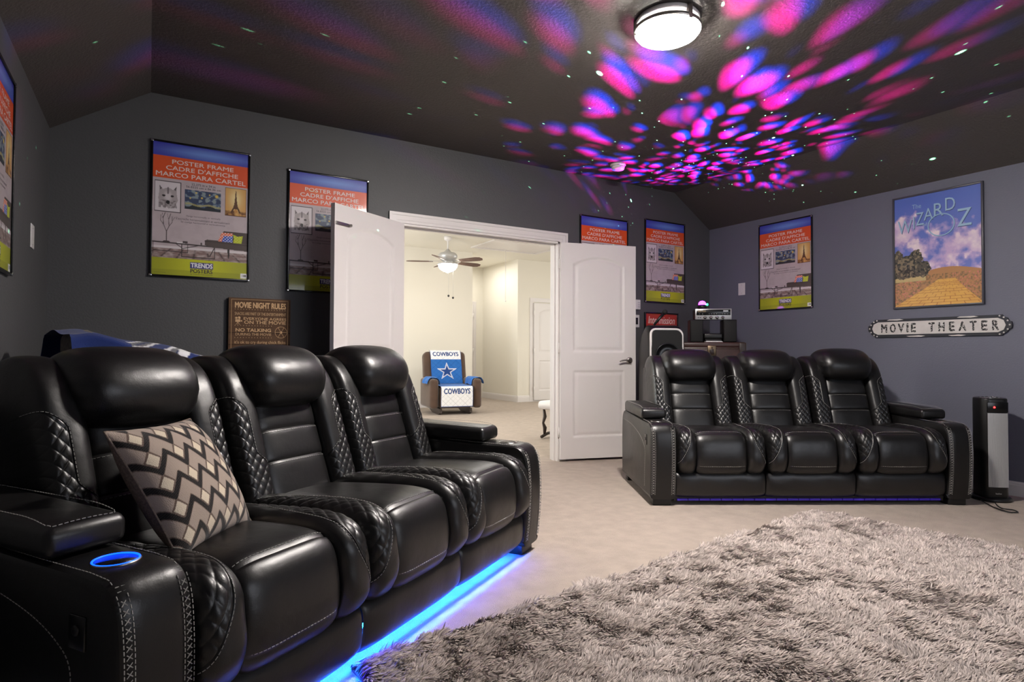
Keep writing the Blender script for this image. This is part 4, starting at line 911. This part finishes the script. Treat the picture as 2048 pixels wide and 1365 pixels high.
# arm
ARM = [(-.462, .045), (-.478, .20), (-.482, .34), (-.474, .45), (-.455, .505), (-.42, .532), (-.36, .538), (-.20, .540), (.10, .548), (.34, .552), (.42, .53), (.455, .45), (.462, .25), (.45, .045)]
def arm_z(y): return np.interp(y, [p[0] for p in ARM[4:10]], [p[1] for p in ARM[4:10]])
def arm_body():
    P = spline(ARM, 90); P = [tuple(p) for p in P]
    bm = bmesh.new(); n = len(P)
    xs = [-AW/2, -AW/2+.004, -AW/2+.018, -.03, .03, AW/2-.018, AW/2-.004, AW/2]; kk = [.018, .008, 0, -.002, -.002, 0, .008, .018]
    c = np.array([0, .3]); V = []
    Pn = np.array(P); d = np.roll(Pn, -1, 0)-np.roll(Pn, 1, 0); d /= np.linalg.norm(d, axis=1)[:, None]; N = np.stack([-d[:, 1], d[:, 0]], 1)
    if N[5, 0] > 0: N = -N
    for x, k in zip(xs, kk):
        V.append([bm.verts.new((x, p[0]-q[0]*k, p[1]-q[1]*k)) for p, q in zip(Pn, N)])
    for i in range(len(xs)-1):
        for j in range(n): bm.faces.new((V[i][j], V[i][(j+1) % n], V[i+1][(j+1) % n], V[i+1][j]))
    bm.faces.new(V[0][::-1]); bm.faces.new(V[-1]); bmesh.ops.recalc_face_normals(bm, faces=bm.faces)
    # recess for the cup holder
    me = bpy.data.meshes.new('arm'); bm.to_mesh(me); bm.free()
    o = bpy.data.objects.new('arm_tmp', me); COL.objects.link(o)
    cm = MB(); lathe(cm, [(.001, .47), (.040, .47), (.042, .60), (.001, .60)], 'blackp', 40, mw=mw((0, -.33, 0))); co = cm.build('cut_tmp')
    md = o.modifiers.new('b', 'BOOLEAN'); md.operation = 'DIFFERENCE'; md.object = co; md.solver = 'EXACT'
    dg = bpy.context.evaluated_depsgraph_get(); dg.update(); r = bpy.data.meshes.new_from_object(o.evaluated_get(dg))
    bpy.data.objects.remove(o); bpy.data.objects.remove(co)
    r.materials.clear(); r.materials.append(M['leather_lt']); r.polygons.foreach_set('material_index', [0]*len(r.polygons)); r.polygons.foreach_set('use_smooth', [True]*len(r.polygons))
    r.set_sharp_from_angle(angle=R(35)); r.name = 'armrest'; return r
def arm_parts():
    out = []
    front = [p for p in spline(ARM, 90) if p[0] < -.40 and p[1] < .53]
    front = np.array(front); fz, fy = front[:, 1], front[:, 0]; o_ = np.argsort(fz); yz = lambda z: np.interp(z, fz[o_], fy[o_])
    mb = MB()
    for s in (-1, 1):
        z = np.linspace(.075, .515, 90)
        for xo, dd in ((.076, 0), (.054, 0)): sline(out, np.stack([np.full(90, s*xo), yz(z)-.0022, z], 1))
        mb = MB()
        zz = np.arange(.085, .505, .017)
        for q in zz:
            for a, b in ((-1, 1), (1, -1)):
                x1, x2 = s*(.065)-a*.006, s*(.065)-b*.006
                stitches(mb, [(x1, yz(q)-.0025, q-.005), (x2, yz(q+.01)-.0025, q+.006)], r=.0012, dash=.0155)
        out.append(('cross_stitch', mb.mesh('cross_stitch')))
    x = np.linspace(-.07, .07, 30); sline(out, np.stack([x, np.full(30, -.448), np.full(30, .5135)], 1)); sline(out, np.stack([x, np.full(30, -.440), np.full(30, .5215)], 1))
    for s in (-1, 1):
        y = np.linspace(-.43, .40, 160); sline(out, np.stack([np.full(160, s*(AW/2-.013)), y, arm_z(y)+.0012], 1))
        P = spline([(-.30, .10), (-.31, .25), (-.32, .33), (-.28, .38), (-.15, .43), (.1, .47), (.38, .48)], 120); sline(out, np.stack([np.full(len(P), s*(AW/2+.0012)), P[:, 0], P[:, 1]], 1))
    mb = MB(); lathe(mb, [(.041, .541), (.0405, .52), (.039, .475), (.001, .474)], 'frame', 40, mw=mw((0, -.33, 0)))
    lathe(mb, [(.040, .536), (.044, .541), (.048, .541), (.049, .536)], 'steel', 40, mw=mw((0, -.33, .001))); out.append(('cup_holder', mb.mesh('cup_holder')))
    for s in (-1, 1):
        mb = MB(); box(mb, *sorted((s*(AW/2-.002), s*(AW/2+.004))), -.37, -.315, .385, .455, 'frame', .0018)
        lathe(mb, [(.001, .003), (.011, .003), (.012, 0)], 'blackp', 16, mw=mw((s*(AW/2+.004), -.342, .425), ry=R(90)*s))
        out.append(('control_plate', mb.mesh('control_plate')))
    return out
def arm_pad():
    mb = MB(); v, f = box_vf(-.088, .088, -.235, .33, .546, .626, .021, 4)
    v[:, 2] += -.018*np.clip((-.10-v[:, 1])/.13, 0, 1)**2*(v[:, 2] > .58)+.006*np.cos(v[:, 0]/.088*1.4)*(v[:, 2] > .58); mb.add(v, f, 'leather', True)
    ring = [(-.074, .31), (-.074, -.20), (-.066, -.216), (.066, -.216), (.074, -.20), (.074, .31)]; P = []
    for (a_, b_), (c_, d_) in zip(ring[:-1], ring[1:]): P += [(a_+(c_-a_)*t, b_+(d_-b_)*t) for t in np.linspace(0, 1, 30)]
    P = np.array(P); z = .628+.0015-.018*np.clip((-.10-P[:, 1])/.13, 0, 1)**2+.006*np.cos(P[:, 0]/.088*1.4)-.0035
    stitches(mb, np.stack([P[:, 0], P[:, 1], z], 1)); return mb.mesh('arm_pad')
ME = dict(seat=seat_meshes(), back=back_meshes(), head=headrest_mesh(), foot=footrest_mesh(), arm=arm_body(), armp=arm_parts(), pad=arm_pad())
def sofa(loc, rz, label, led, ring, dh=(0, 0, 0)):
    e = empty('reclining_sofa', loc, rz, label, 'sofa', 'matching three-seat black leather reclining sofas')
    for i in (-1, 0, 1):
        x = i*SW; sc_ = ME['seat']
        st = link('seat', sc_[0][1], e, loc=(x, 0, 0))
        for n, me in sc_[1:]: link(n, me, st)
        bk = link('backrest', ME['back'][1][1], e, loc=(x, 0, 0))
        for k, (n, me) in enumerate(ME['back']):
            if k != 1: link(n, me, bk)
        hd = link('headrest', ME['head'], e, loc=(x, 0, dh[i+1]))
        link('footrest', ME['foot'], e, loc=(x, 0, 0))
    for s in (-1, 1):
        a = link('armrest', ME['arm'], e, loc=(s*(1.5*SW+AW/2), 0, 0))
        for n, me in ME['armp']: link(n, me, a)
        link('arm_pad', ME['pad'], a)
        if ring and s < 0:
            mb = MB(); tube(mb, [(.0445*math.cos(t), -.33+.0445*math.sin(t),   .5412) for t in np.linspace(0, 2*math.pi, 49)[:-1]], .0022, 'ledring', 8, close=True); mb.build('cup_light', a, label='glowing blue cup holder ring')
        mb = MB(); box(mb, -.06, .06, -.44, -.36, .0, .05, 'blackp', .004); mb.build('foot', a); mb = MB(); box(mb, -.06, .06, .34, .42, .0, .05, 'blackp', .004); mb.build('foot', a)
    mb = MB(); box(mb, -1.5*SW, 1.5*SW, -.355, .46, .085, .36, 'darkfab'); box(mb, -1.5*SW, 1.5*SW, -.405, -.35, .125, .34, 'darkfab'); box(mb, -1.5*SW, 1.5*SW, -.20, .45, .025, .086, 'darkfab'); mb.build('base_frame', e)
    mb = MB(); n = 24
    for k in range(n):
        a_ = -1.5*SW+.02+(3*SW-.04)*k/n; box(mb, a_, a_+(3*SW-.04)/n-.006, -.392 if led == 'led' else -.435, -.372 if led == 'led' else -.425, .100 if led == 'led' else .030, .108 if led == 'led' else .042, led)
    if led == 'led': box(mb, -1.5*SW+.02, 1.5*SW-.02, -.406, -.400, .054, .061, 'led_spill')  # added row, throws the violet spill further onto the carpet
    if led != 'led': box(mb, -1.5*SW, 1.5*SW, -.424, -.40, .026, .06, 'blackp')
    mb.build('led_strip', e, label='glowing light strip under the footrests')
    return e
S1 = sofa((.579, 2.410, 0), R(33.8), 'near black leather reclining sofa with bright blue light strip and patterned cushion', 'led', True, (-.02, -.005, 0))
S2 = sofa((3.976, 2.834, 0), R(-29.6), 'far black leather reclining sofa in front of the right wall beside the tower heater', 'led_dim', False, (0, 0, .012))

# ------------------------------------------------------------------ patterned cushion
def pillow(name, w_, th, art, m, parent=None, n=141, pin=.06, edge=.03, **k):
    """art: function (x,y in 0..1 arrays) -> linear colours"""
    t = np.linspace(-1, 1, n); X, Y = np.meshgrid(t, t)
    pf = np.clip((1-np.abs(X)**2.6)*(1-np.abs(Y)**2.6), 0, 1)**.55; kx = 1-pin*(1-np.abs(Y)**2)*np.abs(X)**3; ky = 1-pin*(1-np.abs(X)**2)*np.abs(Y)**3
    wr = .004*np.sin(X*9+Y*4)*np.abs(X*Y)+.003*np.sin(Y*23+X*3)*np.exp(-((1-np.abs(X))/.15)**2)+.003*np.sin(X*21)*np.exp(-((1-np.abs(Y))/.15)**2)
    mb = MB(); f = grid_faces(n, n)
    v1 = np.stack([X*kx*w_/2, -(pf*th/2+wr*pf), Y*ky*w_/2], 2).reshape(-1, 3); v2 = np.stack([X*kx*w_/2, (pf*th/2), Y*ky*w_/2], 2).reshape(-1, 3)
    mb.add(v1, f, m, True, art(((X+1)/2).ravel(), ((1-Y)/2).ravel())); mb.add(v2, f[:, ::-1], 'cushion_side' if m == 'cloth' else m, True)
    return mb.build(name, parent, **k)
def cushion_art(x, y):
    out = np.tile(lin((168, 152, 140)), (len(x), 1)); P, Rw, A = .215, .192, .062
    tri = lambda t: 1-4*np.abs((t % 1)-.5)                   # +1 in the middle of each period (the low point of each V)
    u, v = x+.01, y+.03
    ph = (u/P) % 1; du = np.abs(ph-.5)*P; zz = A*np.clip(tri(u/P)*1.12, -1, 1)
    dv = np.abs(((v-(A-.095)) % Rw+Rw/2) % Rw-Rw/2)          # distance to the diamond rows, one diamond in every V
    k = (du*1.45+dv) < .084; out[k] = lin((104, 87, 78)); k = (du*1.3+dv) < .058; out[k] = lin((216, 202, 180))
    sh = ((v-zz) % Rw+Rw/2) % Rw-Rw/2; edge = np.abs(sh) < .034; out[edge & ~(np.abs(sh) < .027)] = lin((120, 103, 93))
    k = np.abs(sh) < .027; out[k] = lin((27, 24, 24)); st = k & ((np.floor((v*2+u)*70) % 2) == 0); out[st] = lin((46, 42, 41))
    return out
cu = empty('throw_pillow', (.094, 1.955, .629), 0, 'taupe cushion with black zigzags and cream diamonds on the near sofa', 'cushion')
cu.rotation_mode = 'XYZ'; cu.rotation_euler = (Matrix.Rotation(.99, 4, 'Z') @ Matrix.Rotation(-.573, 4, 'X') @ Matrix.Rotation(.021, 4, 'Y')).to_euler('XYZ')
pillow('cover', .375, .155, cushion_art, 'cloth', cu, n=261)
mb = MB(); t = np.linspace(0, 1, 40)[:-1]; c = []
for (a_, b_), (c_, d_) in zip([(-1, -1), (1, -1), (1, 1), (-1, 1)], [(1, -1), (1, 1), (-1, 1), (-1, -1)]):
    for q in t:
        X, Y = a_+(c_-a_)*q, b_+(d_-b_)*q; kx = 1-.06*(1-abs(Y)**2)*abs(X)**3; ky = 1-.06*(1-abs(X)**2)*abs(Y)**3; c.append((X*kx*.1875, 0, Y*ky*.1875))
tube(mb, c, .003, 'cushion_side', 6, close=True); mb.build('seam', cu)

# ------------------------------------------------------------------ blue fleece over a grey pillow heap behind the near sofa
gp = empty('grey_pillow', (.02, 3.50, 0), R(28), 'grey pillow corner showing from under the blue fleece behind the near sofa', 'pillow')
mb = MB(); v, f = box_vf(-.37, .20, -.11, .11, .62, 1.09, .05, 4); v[:, 2] -= .26*np.clip((v[:, 0]+.30)/.50, 0, 1)*(v[:, 2] > .85); mb.add(v, f, 'greyfab', True); v, f = box_vf(-.37, .22, -.12, .12, 0, .64, .06, 4); mb.add(v, f, 'greyfab', True); mb.build('cover', gp)
nx, ny = 150, 110; X, T = np.meshgrid(np.linspace(0, 1, nx), np.linspace(-1, 1, ny))
xw = -.33+X*1.35; top = 1.100-.26*X-.02*sstep(.08, 0, X)
ys = np.sign(T)*np.minimum(np.abs(T)*.62, .17+.05*sstep(.3, 1, X)); hang = np.maximum(np.abs(T)*.62-.17, 0)
zw = top-.012*(T*4)**2*(np.abs(T) < .3)-hang*1.55+.007*np.sin(X*26+T*3)+.008*np.sin(T*14+X*9); yw = ys*1.0+np.sign(T)*hang*.22+.012*np.sin(X*31)
xw = xw+.02*np.sin(T*6)
cc_ = np.tile(lin((32, 48, 104)), (nx*ny, 1)); uu, vv = X.ravel(), T.ravel()
def band(c0, wd, col):
    k = np.abs(vv*.55+.35*np.sin(uu*4.2+1.0)-.30*uu+c0) < wd; cc_[(k) & (uu > .18)] = lin(col)
cc_[uu > .70] = lin((120, 158, 206))
for c_, w_ in ((.02, .060), (.20, .045), (-.16, .05)):
    band(c_, w_, (226, 226, 230)); band(c_, w_*.62, (112, 112, 116)); band(c_, w_*.2, (40, 50, 90))
k = (np.hypot((uu-.42)/.09, (vv+.35)/.22) < 1) & (np.hypot((uu-.42)/.06, (vv+.35)/.15) > 1); cc_[k] = lin((226, 226, 230))
mb = MB(); mb.add(np.stack([xw, yw, zw], 2).reshape(-1, 3), grid_faces(nx, ny), 'cloth', True, cc_)
bo = mb.build('fleece_blanket', label='blue fleece blanket with white and grey swirls behind the near sofa', cat='blanket'); bo.location = (-.05, 3.42, 0); bo.rotation_euler[2] = R(28)

# ------------------------------------------------------------------ shaggy rug
RA = np.array([3.56, 2.30]); RB = math.atan2(-.13, -.99); ra = np.array([math.cos(RB), math.sin(RB)]); rb_ = np.array([-ra[1], ra[0]]); RL, RWd = 3.03, 2.45
rug = empty('shag_rug', (float(RA[0]), float(RA[1]), 0), RB, 'large grey shaggy rug with its corner pointing at the far sofa', 'rug')
mb = MB(); box(mb, 0, RL, 0, RWd, .001, .012, 'rugbase', .004); mb.build('rug_backing', rug)
def pile():
    Nn = 560000
    x = rng.random(Nn)*RL; y = rng.random(Nn)*RWd
    # world positions, to thin out what lies behind the camera
    wx = RA[0]+ra[0]*x+rb_[0]*y; wy = RA[1]+ra[1]*x+rb_[1]*y; d = wx*_F.x+wy*_F.y; r_ = wx*_Rt.x+wy*_Rt.y
    keep = (d > .9) & (np.abs(r_) < .95*d+.25) & (wy > -.2); keep |= rng.random(Nn) < .12
    x, y, d = x[keep], y[keep], d[keep]; n = len(x)
    g = np.random.default_rng(5)
    def field(sx, sy, seed):
        r = np.random.default_rng(seed); G = r.random((sy+2, sx+2)); u = x/RL*sx; v = y/RWd*sy; i = u.astype(int); j = v.astype(int); a = u-i; b = v-j; a = a*a*(3-2*a); b = b*b*(3-2*b)
        return (G[j, i]*(1-a)+G[j, i+1]*a)*(1-b)+(G[j+1, i]*(1-a)+G[j+1, i+1]*a)*b
    ang = (field(9, 8, 1)-.5)*1.6+(field(34, 28, 2)-.5)*2.0+(field(80, 66, 9)-.5)*1.8+R(150)+g.normal(0, .35, n)
    tuft = field(95, 80, 3); lean = .85+.25*field(14, 12, 4)+.45*(field(60, 50, 6)-.5)+g.normal(0, .18, n)
    L = (.034+.016*g.random(n))*(.75+.5*tuft)
    edge = np.minimum.reduce([x, y, RL-x, RWd-y]); 
    dx, dy = np.cos(ang), np.sin(ang); px_, py_ = -dy, dx
    wd = .0016+.0010*g.random(n); wd *= (.8+.25*np.clip(d, 0, 3.5))
    s = [0, .45, .8, 1.0]; up = [0, .55, .86, .93]; V = np.zeros((n, 7, 3))
    base = np.stack([x, y, np.full(n, .010)], 1)
    for k in range(4):
        out = np.sin(np.clip(lean, .1, 1.45)*s[k]**.5)*L*s[k]; hz = np.cos(np.clip(lean, .1, 1.45)*s[k]**.7)*L*s[k]*1.0
        c = base+np.stack([dx*out, dy*out, hz], 1); w_ = wd*[1, .95, .65, 0][k]
        if k < 3:
            V[:, 2*k] = c+np.stack([px_*w_, py_*w_, 0*w_], 1); V[:, 2*k+1] = c-np.stack([px_*w_, py_*w_, 0*w_], 1)
        else: V[:, 6] = c
    b = (np.arange(n)*7)[:, None]
    q = np.concatenate([b+[0, 1, 3, 2], b+[2, 3, 5, 4]], 0); t = b+[4, 5, 6]
    me = bpy.data.meshes.new('rug_pile'); nv = n*7; me.vertices.add(nv); me.vertices.foreach_set('co', V.reshape(-1).astype(np.float32))
    nl = q.size+t.size; me.loops.add(nl); me.loops.foreach_set('vertex_index', np.concatenate([q.ravel(), t.ravel()]).astype(np.int32))
    npoly = len(q)+len(t); me.polygons.add(npoly); ls = np.concatenate([np.arange(len(q))*4, len(q)*4+np.arange(len(t))*3]); me.polygons.foreach_set('loop_start', ls.astype(np.int32))
    me.update(calc_edges=True)
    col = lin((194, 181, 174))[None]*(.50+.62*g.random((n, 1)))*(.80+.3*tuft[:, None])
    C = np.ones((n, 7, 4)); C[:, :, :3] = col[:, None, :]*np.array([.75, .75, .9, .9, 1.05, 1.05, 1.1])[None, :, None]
    a = me.color_attributes.new('Col', 'FLOAT_COLOR', 'POINT'); a.data.foreach_set('color', C.astype(np.float32).ravel())
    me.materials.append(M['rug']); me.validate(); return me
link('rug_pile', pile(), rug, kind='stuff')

# ------------------------------------------------------------------ light thrown by the star projector
def gobo(name, loc, direction, energy, cone, build, size=.004):
    l = bpy.data.lights.new(name, 'SPOT'); l.energy = energy; l.spot_size = cone; l.spot_blend = .35; l.shadow_soft_size = size; l.use_nodes = True
    o = bpy.data.objects.new(name, l); COL.objects.link(o); o.location = loc; o.rotation_euler = Vector(direction).to_track_quat('-Z', 'Y').to_euler()
    nt = l.node_tree; em = nt.nodes['Emission']; tc = nt.nodes.new('ShaderNodeTexCoord'); build(nt, tc.outputs['Normal'], em); return o
def nd(nt, t, **k):
    n = nt.nodes.new(t)
    for a, b in k.items(): setattr(n, a, b)
    return n
def math_(nt, op, a, b=None, clamp=False):
    n = nd(nt, 'ShaderNodeMath', operation=op, use_clamp=clamp)
    for i, q in enumerate((a, b)):
        if q is None: continue
        if isinstance(q, (int, float)): n.inputs[i].default_value = q
        else: nt.links.new(q, n.inputs[i])
    return n.outputs[0]
def swirl(nt, nrm, em):
    L = nt.links.new; sx = nd(nt, 'ShaderNodeSeparateXYZ'); L(nrm, sx.inputs[0]); x, y, z = sx.outputs
    rad = math_(nt, 'SQRT', math_(nt, 'ADD', math_(nt, 'MULTIPLY', x, x), math_(nt, 'MULTIPLY', y, y)))
    th = math_(nt, 'ARCTAN2', rad, math_(nt, 'ABSOLUTE', z)); inv = math_(nt, 'DIVIDE', 1.0, math_(nt, 'MAXIMUM', rad, .001))
    cx, cy = math_(nt, 'MULTIPLY', x, inv), math_(nt, 'MULTIPLY', y, inv)
    def blobs(shift, sc):
        ad = nd(nt, 'ShaderNodeVectorMath', operation='ADD'); L(nrm, ad.inputs[0]); ad.inputs[1].default_value = shift
        wp = nd(nt, 'ShaderNodeTexNoise'); wp.inputs['Scale'].default_value = 5; wp.inputs['Detail'].default_value = 1; L(ad.outputs[0], wp.inputs['Vector'])
        va = nd(nt, 'ShaderNodeVectorMath', operation='MULTIPLY_ADD'); L(wp.outputs['Color'], va.inputs[0]); va.inputs[1].default_value = (.16, .16, .16); L(ad.outputs[0], va.inputs[2])
        vo = nd(nt, 'ShaderNodeTexVoronoi', feature='F1'); vo.inputs['Scale'].default_value = sc; L(va.outputs[0], vo.inputs['Vector'])
        mr = nd(nt, 'ShaderNodeMapRange', interpolation_type='SMOOTHSTEP'); mr.inputs[1].default_value = .52; mr.inputs[2].default_value = .12; L(vo.outputs['Distance'], mr.inputs[0]); return mr.outputs[0]
    no = nd(nt, 'ShaderNodeTexNoise'); no.inputs['Scale'].default_value = 3.4; no.inputs['Detail'].default_value = 1; L(nrm, no.inputs['Vector'])
    mk = nd(nt, 'ShaderNodeMapRange'); mk.inputs[1].default_value = .34; mk.inputs[2].default_value = .56; L(no.outputs[0], mk.inputs[0])
    fall = nd(nt, 'ShaderNodeMapRange'); fall.inputs[1].default_value = .88; fall.inputs[2].default_value = .40; L(th, fall.inputs[0])
    cen = nd(nt, 'ShaderNodeMapRange'); cen.inputs[1].default_value = .02; cen.inputs[2].default_value = .10; L(th, cen.inputs[0])
    rr, bb = blobs((0, 0, 0), 12.5), blobs((.022, .015, 0), 12.5)
    k = math_(nt, 'MULTIPLY', math_(nt, 'MULTIPLY', fall.outputs[0], cen.outputs[0]), math_(nt, 'ADD', math_(nt, 'MULTIPLY', mk.outputs[0], .85), .15))
    cc = nd(nt, 'ShaderNodeCombineXYZ'); L(math_(nt, 'MULTIPLY', rr, k), cc.inputs[0]); L(math_(nt, 'MULTIPLY', math_(nt, 'MULTIPLY', bb, k), .05), cc.inputs[1]); L(math_(nt, 'MULTIPLY', math_(nt, 'ADD', bb, math_(nt, 'MULTIPLY', rr, .35)), k), cc.inputs[2])
    L(cc.outputs[0], em.inputs['Color']); em.inputs['Strength'].default_value = 1
def stars(nt, nrm, em):
    L = nt.links.new
    def layer(sc, r0, r1):
        vo = nd(nt, 'ShaderNodeTexVoronoi', feature='F1'); vo.inputs['Scale'].default_value = sc; L(nrm, vo.inputs['Vector'])
        mr = nd(nt, 'ShaderNodeMapRange', interpolation_type='SMOOTHSTEP'); mr.inputs[1].default_value = r1; mr.inputs[2].default_value = r0; L(vo.outputs['Distance'], mr.inputs[0])
        return mr.outputs[0]
    a = math_(nt, 'MULTIPLY', layer(27, .02, .075), .8); b = math_(nt, 'MULTIPLY', layer(7.3, .012, .045), 4.0)
    sx = nd(nt, 'ShaderNodeSeparateXYZ'); L(nrm, sx.inputs[0]); az = math_(nt, 'ABSOLUTE', sx.outputs[2])
    fall = nd(nt, 'ShaderNodeMapRange'); fall.inputs[1].default_value = .52; fall.inputs[2].default_value = .9; L(az, fall.inputs[0])
    s = math_(nt, 'MULTIPLY', math_(nt, 'ADD', a, b), fall.outputs[0]); cc = nd(nt, 'ShaderNodeCombineXYZ'); L(math_(nt, 'MULTIPLY', s, .28), cc.inputs[0]); L(s, cc.inputs[1]); L(math_(nt, 'MULTIPLY', s, .55), cc.inputs[2]); L(cc.outputs[0], em.inputs['Color']); em.inputs['Strength'].default_value = 1
ploc = Vector((px_, py_, PZ+.095)); pdir = Vector((3.76, 3.38, 2.694))-ploc
gobo('projector_swirl_light', ploc, pdir, 2300, R(164), swirl, .006)
gobo('projector_star_light', ploc+Vector((0, 0, .004)), pdir, 15000, R(164), stars, .001)
